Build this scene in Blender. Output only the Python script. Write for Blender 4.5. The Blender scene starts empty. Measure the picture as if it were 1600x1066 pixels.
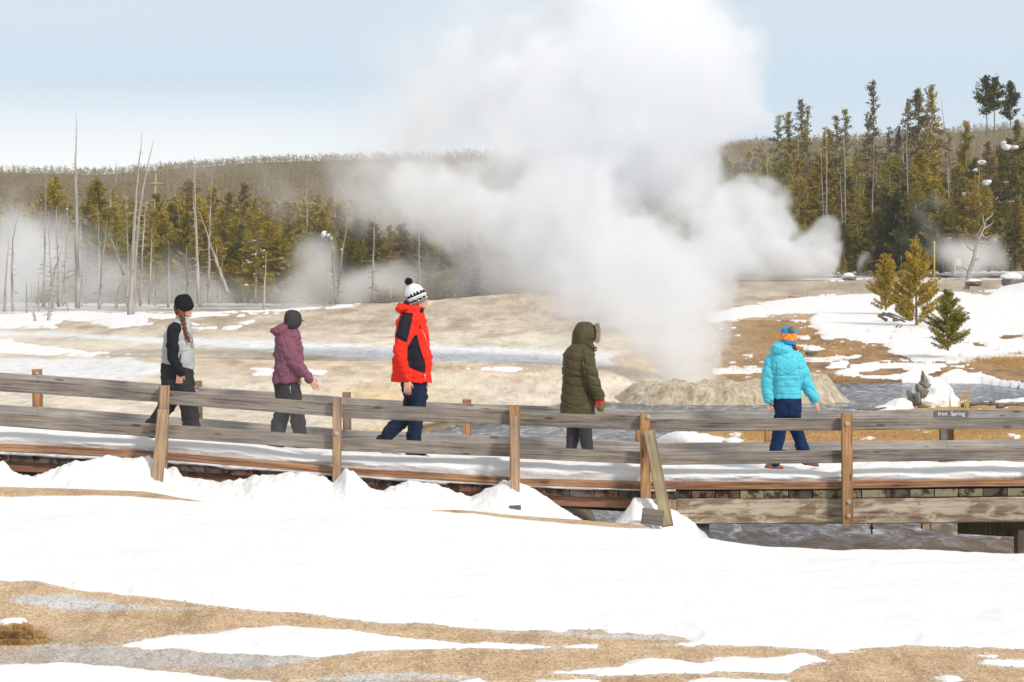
import bpy, bmesh, math, random, time
import numpy as np
from mathutils import Vector, Matrix, Euler
S = bpy.context.scene
C = S.collection
R = math.radians
T0 = time.time()

# ------------------------------------------------------------------ camera, sky, sun, exposure
CAMZ, F, HV = 2.25, 4444.4, 440.0          # eye height, focal length in photo pixels, row of the horizon
cam = bpy.data.cameras.new('camera'); cam_o = bpy.data.objects.new('camera', cam); C.objects.link(cam_o); S.camera = cam_o
cam_o.location = (0, 0, CAMZ); cam_o.rotation_euler = (R(90), 0, 0)
cam.lens = 100; cam.sensor_width = 36; cam.shift_y = -93 / 1600; cam.clip_end = 9000; cam.clip_start = .5

SUN_EL, SUN_AZ = 38, 136                    # azimuth clockwise from +Y (view direction): behind the camera, to the right
wd = bpy.data.worlds.new('World'); S.world = wd; wd.use_nodes = True
wt = wd.node_tree; bg = wt.nodes['Background']; bg.inputs[1].default_value = 0.12
sk = wt.nodes.new('ShaderNodeTexSky'); sk.sky_type = 'NISHITA'; sk.sun_disc = False
sk.sun_elevation = R(SUN_EL); sk.sun_rotation = R(SUN_AZ); sk.air_density = 1.0; sk.dust_density = 0.3; sk.ozone_density = 2.0
# thin high cloud: a pale veil, thicker in a band low over the hill
tc = wt.nodes.new('ShaderNodeTexCoord'); sx = wt.nodes.new('ShaderNodeSeparateXYZ'); wt.links.new(tc.outputs['Generated'], sx.inputs[0])
mp = wt.nodes.new('ShaderNodeMapping'); mp.inputs['Scale'].default_value = (2.2, 2.2, 14); wt.links.new(tc.outputs['Generated'], mp.inputs[0])
wn = wt.nodes.new('ShaderNodeTexNoise'); wn.inputs['Scale'].default_value = 2.2; wn.inputs['Detail'].default_value = 3; wt.links.new(mp.outputs[0], wn.inputs['Vector'])
cr = wt.nodes.new('ShaderNodeValToRGB'); wt.links.new(sx.outputs[2], cr.inputs[0])
els = cr.color_ramp.elements
els[0].position = 0.0; els[0].color = (4.6, 5.3, 5.9, 1)
els[1].position = 0.5; els[1].color = (5.6, 5.6, 5.6, 1)
for pos_, col_ in ((0.050, (4.4, 5.3, 6.2)), (0.066, (4.15, 5.25, 6.3)), (0.10, (4.6, 5.45, 6.25)), (0.17, (5.4, 5.7, 6.0))):
    e_ = els.new(pos_); e_.color = (*col_, 1)
mx = wt.nodes.new('ShaderNodeMix'); mx.data_type = 'RGBA'
mr = wt.nodes.new('ShaderNodeMapRange'); mr.inputs[1].default_value = .3; mr.inputs[2].default_value = .7; mr.inputs[3].default_value = .90; mr.inputs[4].default_value = .98
wt.links.new(wn.outputs[0], mr.inputs[0]); wt.links.new(mr.outputs[0], mx.inputs[0])
cb = wt.nodes.new('ShaderNodeValToRGB'); wt.links.new(sx.outputs[2], cb.inputs[0]); eb = cb.color_ramp.elements      # a low bank of white cloud, to the left
eb[0].position = .036; eb[0].color = (1, 1, 1, 1); eb[1].position = .070; eb[1].color = (0, 0, 0, 1); q_ = eb.new(.050); q_.color = (.72, .72, .72, 1)
xr = wt.nodes.new('ShaderNodeMapRange'); xr.interpolation_type = 'SMOOTHSTEP'; wt.links.new(sx.outputs[0], xr.inputs[0]); xr.inputs[1].default_value = -.10; xr.inputs[2].default_value = .05; xr.inputs[3].default_value = 1; xr.inputs[4].default_value = .12
mm = wt.nodes.new('ShaderNodeMath'); mm.operation = 'MULTIPLY'; wt.links.new(cb.outputs[0], mm.inputs[0]); wt.links.new(xr.outputs[0], mm.inputs[1])
mb_ = wt.nodes.new('ShaderNodeMix'); mb_.data_type = 'RGBA'; wt.links.new(mm.outputs[0], mb_.inputs[0]); wt.links.new(cr.outputs[0], mb_.inputs[6]); mb_.inputs[7].default_value = (7.2, 7.45, 7.5, 1)
wt.links.new(sk.outputs[0], mx.inputs[6]); wt.links.new(mb_.outputs[2], mx.inputs[7]); wt.links.new(mx.outputs[2], bg.inputs[0])

sl = bpy.data.lights.new('sun', 'SUN'); so = bpy.data.objects.new('sun', sl); C.objects.link(so)
sl.energy = 2.75; sl.angle = R(8); sl.color = (1.0, .93, .83)
sdir = Vector((math.sin(R(SUN_AZ)) * math.cos(R(SUN_EL)), math.cos(R(SUN_AZ)) * math.cos(R(SUN_EL)), math.sin(R(SUN_EL))))
so.rotation_euler = sdir.to_track_quat('Z', 'Y').to_euler()
S.view_settings.view_transform = 'Standard'; S.view_settings.look = 'None'; S.view_settings.exposure = 0.27; S.view_settings.gamma = 1
S.render.engine = 'CYCLES'
cy = S.cycles
cy.max_bounces = 28; cy.diffuse_bounces = 3; cy.glossy_bounces = 3; cy.volume_bounces = 24; cy.transparent_max_bounces = 8
cy.use_denoising = True; cy.sample_clamp_indirect = 12; cy.volume_step_rate = 1.0

# ------------------------------------------------------------------ helpers
def at(u, v, y):
    return Vector(((u - 800) * y / F, y, CAMZ - (v - HV) * y / F))
def X(u, y): return (u - 800) * y / F
def Zv(v, y): return CAMZ - (v - HV) * y / F
def tag(o, label=None, cat=None, group=None, kind=None):
    if label: o['label'] = label
    if cat: o['category'] = cat
    if group: o['group'] = group
    if kind: o['kind'] = kind
    return o
def empty(name, loc, label=None, cat=None, group=None, rz=0):
    o = bpy.data.objects.new(name, None); C.objects.link(o); o.location = loc; o.rotation_euler = (0, 0, rz)
    o.empty_display_size = .1
    return tag(o, label, cat, group)
def link(name, me, parent=None, mat=None, world=None):
    """world = Matrix in world space for the mesh; parent is an unrotated or rotated empty"""
    o = bpy.data.objects.new(name, me); C.objects.link(o)
    if mat is not None:
        for m in (mat if isinstance(mat, (list, tuple)) else [mat]): me.materials.append(m)
    if parent is not None:
        o.parent = parent
        pm = wmat(parent)
        o.matrix_parent_inverse = Matrix.Identity(4)
        o.matrix_basis = pm.inverted() @ (world if world is not None else Matrix.Identity(4))
    elif world is not None:
        o.matrix_basis = world
    return o
def wmat(o):
    m = Matrix.LocRotScale(o.location, o.rotation_euler, o.scale)
    return (wmat(o.parent) @ m) if o.parent else m
def mesh(name, V, Fc, smooth=False):
    me = bpy.data.meshes.new(name); me.from_pydata([tuple(v) for v in V], [], Fc)
    if smooth: me.polygons.foreach_set('use_smooth', [True] * len(me.polygons))
    me.update(); return me
def np_mesh(name, V, Q, smooth=True, mats=None):
    """V n x 3, Q m x k faces of one size"""
    me = bpy.data.meshes.new(name); k = Q.shape[1]
    me.vertices.add(len(V)); me.vertices.foreach_set('co', np.ascontiguousarray(V, dtype=np.float32).ravel())
    me.loops.add(Q.size); me.loops.foreach_set('vertex_index', np.ascontiguousarray(Q, dtype=np.int32).ravel())
    me.polygons.add(len(Q)); me.polygons.foreach_set('loop_start', np.arange(0, Q.size, k, dtype=np.int32))
    try: me.polygons.foreach_set('loop_total', np.full(len(Q), k, dtype=np.int32))
    except Exception: pass
    me.polygons.foreach_set('use_smooth', np.full(len(Q), smooth))
    me.update(calc_edges=True); return me
class MB:
    """collects simple solids, builds ONE mesh"""
    def __init__(s): s.V = []; s.F = []
    def add(s, V, Fc):
        b = len(s.V); s.V += [tuple(v) for v in V]; s.F += [tuple(i + b for i in f) for f in Fc]; return s
    def box(s, c, d, M=None, jit=0, rnd=None):
        V = [Vector((c[0] + i * d[0] / 2, c[1] + j * d[1] / 2, c[2] + k * d[2] / 2)) for i in (-1, 1) for j in (-1, 1) for k in (-1, 1)]
        if jit: V = [v + Vector((rnd.uniform(-jit, jit),) * 3) for v in V]
        if M: V = [M @ v for v in V]
        return s.add(V, [(0, 1, 3, 2), (4, 6, 7, 5), (0, 4, 5, 1), (2, 3, 7, 6), (0, 2, 6, 4), (1, 5, 7, 3)])
    def tube(s, P, r, n=8, cap=True):
        P = [Vector(p) for p in P]; V = []; up = None
        if not isinstance(r, (list, tuple)): r = [r] * len(P)
        for i, p in enumerate(P):
            t = (P[min(i + 1, len(P) - 1)] - P[max(i - 1, 0)]).normalized()
            if up is None: up = Vector((0, 1, 0)) if abs(t.y) < .9 else Vector((1, 0, 0))
            a = (up - t * up.dot(t)).normalized(); b = t.cross(a); up = a
            for k in range(n):
                q = 2 * math.pi * k / n; V.append(p + (a * math.cos(q) + b * math.sin(q)) * r[i])
        Fc = [(i * n + k, i * n + (k + 1) % n, (i + 1) * n + (k + 1) % n, (i + 1) * n + k) for i in range(len(P) - 1) for k in range(n)]
        if cap: Fc += [tuple(range(n))[::-1], tuple((len(P) - 1) * n + k for k in range(n))]
        return s.add(V, Fc)
    def ell(s, c, r, M=None, nu=16, nv=10):
        V = []; c = Vector(c)
        for i in range(nv + 1):
            th = math.pi * i / nv
            for k in range(nu):
                ph = 2 * math.pi * k / nu
                v = Vector((r[0] * math.sin(th) * math.cos(ph), r[1] * math.sin(th) * math.sin(ph), r[2] * math.cos(th)))
                V.append(c + (M @ v if M else v))
        Fc = [(i * nu + k, (i + 1) * nu + k, (i + 1) * nu + (k + 1) % nu, i * nu + (k + 1) % nu) for i in range(nv) for k in range(nu)]
        return s.add(V, Fc)
    def loft(s, rings, n=24, p=2.0):
        """rings: (cx,cy,cz,a,b) horizontal (super)ellipses, closed at both ends"""
        V = []
        for (cx, cy_, cz, a, b) in rings:
            for k in range(n):
                q = 2 * math.pi * k / n; c_, s_ = math.cos(q), math.sin(q)
                V.append((cx + a * math.copysign(abs(c_) ** (2 / p), c_), cy_ + b * math.copysign(abs(s_) ** (2 / p), s_), cz))
        m = len(rings)
        Fc = [(i * n + k, i * n + (k + 1) % n, (i + 1) * n + (k + 1) % n, (i + 1) * n + k) for i in range(m - 1) for k in range(n)]
        Fc += [tuple(range(n))[::-1], tuple((m - 1) * n + k for k in range(n))]
        return s.add(V, Fc)
    def me(s, name, smooth=False): return mesh(name, s.V, s.F, smooth)
    def build(s, name, mat, parent=None, smooth=False, world=None):
        return link(name, s.me(name, smooth), parent, mat, world)

_tmp = None
def remesh(mb, voxel, smooth=2, deci=None):
    """one continuous surface from overlapping solids"""
    me = mb.me('work'); bm = bmesh.new(); bm.from_mesh(me)
    bmesh.ops.remove_doubles(bm, verts=bm.verts, dist=1e-6); bmesh.ops.recalc_face_normals(bm, faces=bm.faces); bm.to_mesh(me); bm.free()
    o = bpy.data.objects.new('work', me); C.objects.link(o)
    m = o.modifiers.new('r', 'REMESH'); m.mode = 'VOXEL'; m.voxel_size = voxel
    if smooth: k = o.modifiers.new('s', 'SMOOTH'); k.factor = .5; k.iterations = smooth
    if deci: d = o.modifiers.new('d', 'DECIMATE'); d.ratio = deci
    dg = bpy.context.evaluated_depsgraph_get(); r = bpy.data.meshes.new_from_object(o.evaluated_get(dg))
    bpy.data.objects.remove(o); bpy.data.meshes.remove(me)
    r.polygons.foreach_set('use_smooth', [True] * len(r.polygons))
    return r
def get_co(me):
    a = np.empty(len(me.vertices) * 3, np.float32); me.vertices.foreach_get('co', a); return a.reshape(-1, 3).astype(float)
def get_no(me):
    a = np.empty(len(me.vertices) * 3, np.float32); me.vertices.foreach_get('normal', a); return a.reshape(-1, 3).astype(float)
def set_co(me, c): me.vertices.foreach_set('co', np.ascontiguousarray(c, dtype=np.float32).ravel()); me.update()
def set_attr(me, name, val):
    a = me.color_attributes.new(name, 'FLOAT_COLOR', 'POINT'); v = np.ones((len(me.vertices), 4), np.float32)
    val = np.asarray(val); v[:, :3] = val if val.ndim == 2 else val[:, None]
    a.data.foreach_set('color', v.ravel())

# numpy noise
_rg = np.random.RandomState(7); _PT = _rg.rand(256, 256)
def vnoise(x, y):
    xi = np.floor(x).astype(int); yi = np.floor(y).astype(int); fx = x - xi; fy = y - yi
    fx = fx * fx * (3 - 2 * fx); fy = fy * fy * (3 - 2 * fy)
    a = _PT[xi & 255, yi & 255]; b = _PT[(xi + 1) & 255, yi & 255]; c = _PT[xi & 255, (yi + 1) & 255]; d = _PT[(xi + 1) & 255, (yi + 1) & 255]
    return (a * (1 - fx) + b * fx) * (1 - fy) + (c * (1 - fx) + d * fx) * fy
def fbm(x, y, o=4):
    s = 0; a = .5; t = 0
    for i in range(o): s = s + a * vnoise(x * 2 ** i + 17.3 * i, y * 2 ** i + 5.1 * i); t += a; a *= .5
    return s / t * 2 - 1
def sstep(a, b, x):
    t = np.clip((x - a) / (b - a), 0, 1); return t * t * (3 - 2 * t)
def curve(P, x):
    P = np.array(P, float); return np.interp(x, P[:, 0], P[:, 1])
def polysd(P, u, v, pad=40, asp=1.0):
    """signed distance (inside > 0) to polygon; v distances scaled by asp"""
    P = np.array(P, float); out = np.full(u.shape, -pad * 1.0)
    m = (u > P[:, 0].min() - pad) & (u < P[:, 0].max() + pad) & (v > P[:, 1].min() - pad) & (v < P[:, 1].max() + pad)
    if not m.any(): return out
    a, b = u[m], v[m] * asp; Q = P.copy(); Q[:, 1] *= asp
    d = np.full(a.shape, 1e9); ins = np.zeros(a.shape, bool)
    for i in range(len(Q)):
        x0, y0 = Q[i]; x1, y1 = Q[(i + 1) % len(Q)]; ex, ey = x1 - x0, y1 - y0
        t = np.clip(((a - x0) * ex + (b - y0) * ey) / (ex * ex + ey * ey + 1e-9), 0, 1)
        d = np.minimum(d, (a - x0 - t * ex) ** 2 + (b - y0 - t * ey) ** 2)
        c = ((y0 > b) != (y1 > b)) & (a < (x1 - x0) * (b - y0) / (y1 - y0 + 1e-12) + x0); ins ^= c
    out[m] = np.where(ins, 1, -1) * np.sqrt(d); return out

# ------------------------------------------------------------------ materials
MATS = {}
class NT:
    def __init__(s, name):
        s.m = bpy.data.materials.new(name); s.m.use_nodes = True; s.t = s.m.node_tree; s.b = s.t.nodes['Principled BSDF']
        s.tc = None; MATS[name] = s.m
    def N(s, t, **k):
        n = s.t.nodes.new(t)
        for a, b in k.items(): setattr(n, a, b)
        return n
    def L(s, a, b): s.t.links.new(a, b)
    def co(s, scale=(1, 1, 1), kind='Object', rnd=False):
        if s.tc is None: s.tc = s.N('ShaderNodeTexCoord')
        m = s.N('ShaderNodeMapping'); m.inputs['Scale'].default_value = scale; s.L(s.tc.outputs[kind], m.inputs[0])
        if rnd:
            oi = s.N('ShaderNodeObjectInfo'); k = s.N('ShaderNodeMath', operation='MULTIPLY'); k.inputs[1].default_value = 77
            s.L(oi.outputs['Random'], k.inputs[0]); s.L(k.outputs[0], m.inputs['Location'])
        return m.outputs[0]
    def noise(s, vec, scale, detail=4, rough=.6, dist=0):
        n = s.N('ShaderNodeTexNoise'); n.inputs['Scale'].default_value = scale; n.inputs['Detail'].default_value = detail
        n.inputs['Roughness'].default_value = rough; n.inputs['Distortion'].default_value = dist; s.L(vec, n.inputs['Vector']); return n.outputs[0]
    def ramp(s, fac, stops):
        r = s.N('ShaderNodeValToRGB'); s.L(fac, r.inputs[0]); e = r.color_ramp.elements
        e[0].position, e[0].color = stops[0][0], (*stops[0][1], 1); e[1].position, e[1].color = stops[-1][0], (*stops[-1][1], 1)
        for p, c in stops[1:-1]: k = e.new(p); k.color = (*c, 1)
        return r.outputs[0]
    def mix(s, f, a, b, mode='MIX'):
        n = s.N('ShaderNodeMix', data_type='RGBA', blend_type=mode)
        for i, x in ((0, f), (6, a), (7, b)):
            if isinstance(x, (int, float)): n.inputs[i].default_value = x
            elif isinstance(x, tuple): n.inputs[i].default_value = (*x, 1)
            else: s.L(x, n.inputs[i])
        return n.outputs[2]
    def math(s, op, a, b=None, clamp=False):
        n = s.N('ShaderNodeMath', operation=op, use_clamp=clamp)
        for i, x in enumerate((a, b)):
            if x is None: continue
            if isinstance(x, (int, float)): n.inputs[i].default_value = x
            else: s.L(x, n.inputs[i])
        return n.outputs[0]
    def bump(s, h, strength=.3, dist=.02, prev=None):
        b = s.N('ShaderNodeBump'); b.inputs['Strength'].default_value = strength; b.inputs['Distance'].default_value = dist; s.L(h, b.inputs['Height'])
        if prev is not None: s.L(prev, b.inputs['Normal'])
        s.L(b.outputs[0], s.b.inputs['Normal']); return b.outputs[0]
    def col(s, c):
        if isinstance(c, tuple): s.b.inputs['Base Color'].default_value = (*c, 1)
        else: s.L(c, s.b.inputs['Base Color'])
        return s
    def set(s, rough=.7, spec=.5, **k):
        s.b.inputs['Roughness'].default_value = rough; s.b.inputs['Specular IOR Level'].default_value = spec
        for a, b in k.items(): s.b.inputs[a].default_value = b
        return s
    def attr(s, name):
        a = s.N('ShaderNodeAttribute'); a.attribute_name = name; return a.outputs['Color']

def cloth(name, c, var=.12, scale=60, rough=.85, bump=.25, sheen=.0):
    t = NT(name); v = t.co(); n = t.noise(v, 9, 4); d = tuple(x * (1 - var) for x in c); l = tuple(min(1, x * (1 + var)) for x in c)
    t.col(t.ramp(n, [(.3, d), (.7, l)])); f = t.noise(v, scale, 3); b = t.bump(f, bump, .004); t.set(rough, .18)
    t.b.inputs['Sheen Weight'].default_value = sheen; t.m.diffuse_color = (*c, 1); return t.m
def plain(name, c, rough=.6, metal=0, spec=.5):
    t = NT(name); v = t.co(); n = t.noise(v, 25, 3)
    t.col(t.ramp(n, [(.3, tuple(x * .88 for x in c)), (.7, tuple(min(1, x * 1.1) for x in c))])); t.set(rough, spec); t.b.inputs['Metallic'].default_value = metal; return t.m

def wood(name, dark, mid, light, axis=0, wet=None, grain=1.0, rough=.85, cracks=.5):
    t = NT(name); sc = [9, 9, 9]; sc[axis] = .55; v = t.co(tuple(sc), rnd=True); v2 = t.co((1.2, 1.2, 1.2), rnd=True)
    sc2 = [60, 60, 60]; sc2[axis] = 1.2; v3 = t.co(tuple(sc2), rnd=True)
    n1 = t.noise(v, 1.6 * grain, 6, .65, 1.2); n2 = t.noise(v3, 1.0, 3, .6, .4); n3 = t.noise(v2, 1.3, 3)
    f = t.math('MULTIPLY', t.math('ADD', n1, n2), .5)
    c = t.ramp(f, [(.33, dark), (.47, mid), (.6, light), (.72, mid)])
    blotch = t.ramp(n3, [(.35, (.72, .72, .75)), (.6, (1.08, 1.05, 1.0))])
    c = t.mix(1.0, c, blotch, 'MULTIPLY')
    crack = t.ramp(n2, [(.30, (.35, .33, .3)), (.36, (1, 1, 1))]); c = t.mix(cracks, c, crack, 'MULTIPLY')
    # knots
    vo = t.N('ShaderNodeTexVoronoi'); vo.inputs['Scale'].default_value = 1.0; sck = [9, 9, 9]; sck[axis] = 2.3; t.L(t.co(tuple(sck), rnd=True), vo.inputs['Vector'])
    k = t.ramp(vo.outputs['Distance'], [(.10, (.32, .25, .2)), (.17, (1, 1, 1))]); c = t.mix(.8, c, k, 'MULTIPLY')
    t.col(c); t.bump(f, .55, .006); t.set(rough, .3); return t.m

M_grey = wood('weathered_grey_wood', (.065, .055, .046), (.185, .16, .138), (.30, .268, .235), grain=1.5)
M_greyl = wood('light_grey_wood', (.14, .13, .12), (.28, .26, .245), (.39, .37, .35), grain=1.5)
M_greyd = wood('dark_grey_wood', (.06, .052, .048), (.13, .115, .105), (.20, .18, .165))
M_post = wood('orange_brown_wood', (.13, .06, .03), (.33, .175, .08), (.50, .30, .15), axis=2, cracks=.35)
M_post2 = wood('faded_brown_wood', (.11, .07, .045), (.28, .19, .125), (.42, .30, .20), axis=2)
M_brace = wood('greenish_brown_wood', (.13, .105, .06), (.27, .215, .13), (.38, .31, .2), axis=2)
M_kerb = wood('red_brown_wood', (.07, .035, .022), (.25, .125, .07), (.50, .30, .17), grain=.7)
M_string = wood('dark_red_wood', (.09, .045, .03), (.22, .105, .065), (.32, .17, .1))
M_girder = None
def girder_mat():
    t = NT('peeling_painted_girder'); v = t.co((.8, 3, 3), rnd=False); vg = t.co((1.2, 30, 30))
    n = t.noise(v, 3.2, 8, .7, .6); g = t.noise(vg, 1.2, 4); n2 = t.noise(t.co((1.5, 1.5, 4)), 1.0, 3)
    base = t.ramp(g, [(.3, (.13, .09, .06)), (.7, (.30, .215, .145))])
    paint = t.ramp(g, [(.3, (.38, .31, .22)), (.7, (.56, .48, .37))])
    m = t.ramp(t.math('ADD', n, t.math('MULTIPLY', n2, .35)), [(.62, (0, 0, 0)), (.74, (1, 1, 1))])
    c = t.mix(m, base, paint)
    cr = t.ramp(t.noise(t.co((1, 40, 40)), .8, 3), [(.36, (.3, .25, .2)), (.4, (1, 1, 1))]); c = t.mix(.6, c, cr, 'MULTIPLY')
    t.col(c); t.bump(n, .5, .01); t.set(.9, .2); return t.m
M_girder = girder_mat()

def snow_mat(name='snow', c=(.76, .765, .775)):
    t = NT(name); v = t.co(); n = t.noise(v, 1.4, 5, .55); n2 = t.noise(v, 14, 4, .6); n3 = t.noise(v, 90, 2)
    t.col(t.ramp(n, [(.3, tuple(x * .965 for x in c)), (.7, c)]))
    b = t.bump(n, .5, .12); b = t.bump(n2, .4, .02, b); b = t.bump(n3, .25, .004, b); t.set(.65, .25)
    t.b.inputs['Subsurface Weight'].default_value = 0; return t.m
M_snow = snow_mat()

def ground_mat():
    t = NT('gravel_and_sinter'); c = t.attr('tint'); v = t.co(); n = t.noise(v, 38, 5, .8); n1 = t.noise(v, 3.0, 4, .6)
    nf = t.noise(t.co((1, .12, 1)), 3.5, 6, .75)                 # mottling stretched with distance
    vo = t.N('ShaderNodeTexVoronoi'); vo.inputs['Scale'].default_value = 60; t.L(v, vo.inputs['Vector'])
    ped = t.ramp(vo.outputs['Color'], [(.0, (.45, .40, .36)), (.5, (1, 1, 1)), (1., (1.6, 1.6, 1.6))])
    c = t.mix(.85, c, ped, 'MULTIPLY')
    sp = t.ramp(n, [(.34, (.62, .56, .5)), (.5, (1, 1, 1)), (.68, (1.25, 1.22, 1.18))]); c = t.mix(.8, c, sp, 'MULTIPLY')
    s2 = t.ramp(nf, [(.36, (.62, .57, .52)), (.5, (1, 1, 1)), (.66, (1.12, 1.12, 1.12))]); c = t.mix(.65, c, s2, 'MULTIPLY')
    t.col(c); b = t.bump(vo.outputs['Distance'], .6, .012); t.bump(n, .5, .02, b); t.set(.9, .2)
    wet = t.attr('wet'); r = t.N('ShaderNodeMapRange'); t.L(wet, r.inputs[0]); r.inputs[3].default_value = .92; r.inputs[4].default_value = .28; t.L(r.outputs[0], t.b.inputs['Roughness'])
    return t.m
M_ground = ground_mat()
def water_mat():
    t = NT('river_water'); v = t.co((1.5, .34, 1)); n = t.noise(v, 2.4, 7, .70, .9); n2 = t.noise(t.co((.25, .15, 1)), 1.2, 3)
    c = t.ramp(n, [(.42, (.006, .011, .026)), (.50, (.08, .11, .17)), (.58, (.26, .32, .42)), (.68, (.72, .76, .82))]); t.col(c)  # foam, plus bright and dark ripple reflections painted into the base colour
    b = t.bump(n, 1.0, .18); t.bump(n2, .25, .3, b); t.set(.12, .08); t.b.inputs['IOR'].default_value = 1.33; return t.m
M_water = water_mat()
# ------------------------------------------------------------------ terrain
CREST = [(-400, 780), (0, 787), (340, 787), (560, 791), (850, 822), (1050, 838), (1200, 855), (1600, 867), (2200, 874)]
MOUND = [(-300, 735), (-60, 730), (0, 722), (10, 725), (22, 737), (50, 749), (80, 741), (110, 725), (150, 719), (200, 717), (232, 714), (245, 724), (262, 735), (275, 734),
         (286, 748), (300, 753), (340, 757), (380, 753), (395, 744), (440, 740), (470, 738), (500, 742), (520, 754), (533, 744), (541, 734), (552, 737), (563, 749), (580, 763), (600, 766),
         (640, 755), (680, 760), (715, 775), (735, 779), (765, 764), (790, 752), (803, 750), (815, 756), (832, 764), (840, 772), (880, 795), (915, 814), (935, 826), (955, 824),
         (975, 803), (988, 782), (1000, 777), (1018, 781), (1030, 797), (1055, 804), (1085, 822), (1100, 846), (1112, 900)]
# river outline in plan (x, y), water surface at z = -1
RIVER = [(1.7, 74.5), (.6, 67.5), (-1.3, 64.3), (-1.9, 61.2), (-1.5, 55.5), (-.9, 47), (.9, 38.5), (1.95, 34), (2.25, 30.9), (4.2, 30.7), (8, 30.6), (30, 30.6), (30, 39.5), (6, 40), (4.2, 41.5),
         (2.0, 48), (2.1, 56.5), (3.0, 60), (5.4, 60.5), (7.2, 61), (9.4, 65), (11.1, 68), (14, 74), (16, 80), (14.5, 90), (12.2, 91), (9.5, 90.5), (8.6, 88), (8.4, 83), (8.9, 80), (8.6, 77), (6, 76), (3.6, 76)]
def ground_z(x, y):
    u = 800 + F * x / y
    ux = 800 + F * x / 30.5
    zc = CAMZ - (curve(CREST, ux) - HV) * 30.5 / F
    zc = zc - .095; z20 = -.66
    zf = z20 + (zc - z20) * (y - 20) / 10.5                                   # foreground snowfield
    # behind the crest, under the boardwalk
    strip = zc + np.interp(ux, [0, 200, 340, 600, 720, 900, 1050, 1110], [.17, .13, -.02, -.02, .055, .075, .075, -.03])
    under = np.minimum(strip - .05, np.interp(ux, [0, 700, 900, 1100], [-.42, -.42, -.75, -.9]))
    left = np.interp(y, [36.5, 60, 140, 300], [-.17, -.15, -.15, -.15])
    # right bank and slope up to the wood
    right = np.interp(y, [36.5, 55, 60, 88, 92, 96, 100, 106, 116, 130, 180, 205, 250, 300], [-.62, -.42, -.48, -.8, -.84, -.74, -.56, -.33, .02, .42, 1.5, 1.75, 2.75, 3.3])
    wr = sstep(940, 1120, u) * (y > 36) * sstep(66, 95, y) + sstep(940, 1010, u) * (y > 36) * (1 - sstep(66, 95, y))
    back = left * (1 - wr) + right * wr
    # tan rise behind the red jacket: crest about 175 m off
    vc = curve([(-200, 520), (100, 505), (220, 492), (300, 490), (420, 484), (560, 475), (640, 470), (740, 463), (850, 457), (950, 452), (1100, 446), (1250, 443), (1400, 470)], u)
    zr = CAMZ - (vc - HV) * 175 / F
    rise = np.exp(-((y - 175) / np.where(y < 175, 26, 18)) ** 2)
    back = np.where((u > 900) & (rise > .01), np.maximum(back, back * (1 - rise) + np.maximum(zr, back * 0 + .2) * rise * (1 - wr) + back * rise * wr), back + np.maximum(zr - left, 0) * rise * (1 - wr))
    # hump at the right edge
    back = back + .75 * np.exp(-((u - 1640) / 75) ** 2 - ((y - 185) / 16) ** 2)
    z = np.where(y < 30.5, zf, np.where(y < 31.1, zc + (strip - zc) * sstep(30.5, 31.1, y), np.where(y < 31.9, strip, 0)))
    m = (y >= 31.9) & (y < 36.5); z = np.where(m, strip + (under - strip) * sstep(31.9, 32.6, y), z)
    z = np.where(y >= 35.6, under + (back - under) * sstep(35.6, 36.6, y), z)
    # river bed
    sd = polysd(RIVER, x, y, pad=11)
    soft = np.where(y < 40, .7, 1.0); bed = -1.35
    k = sstep(-1, .12, sd / soft)
    k = np.where(y < 31, k * sstep(30.62, 30.9, y), k)
    gentle = (1 - sstep(930, 1330, u)) * sstep(50, 58, y)               # the far left bank slopes down gently
    k2 = np.maximum(sstep(-10, 0, sd) ** 1.6 * .66, sstep(-.5, .3, sd))
    z = z + (np.minimum(bed, z) - z) * (k * (1 - gentle) + k2 * gentle)
    n = fbm(x * .8, y * .8, 3) * .02 + fbm(x * 5, y * 5, 3) * .008
    n = n + np.where(y > 40, fbm(x * .35 + 9, y * .1, 4) * .05, 0) * np.clip((y - 40) / 30, 0, 1)
    n = n + np.where(y > 150, fbm(x * .22, y * .06, 4) * .22, 0) * rise
    return z + n * np.where((y > 29.8) & (y < 32), .35, 1), sd

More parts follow.
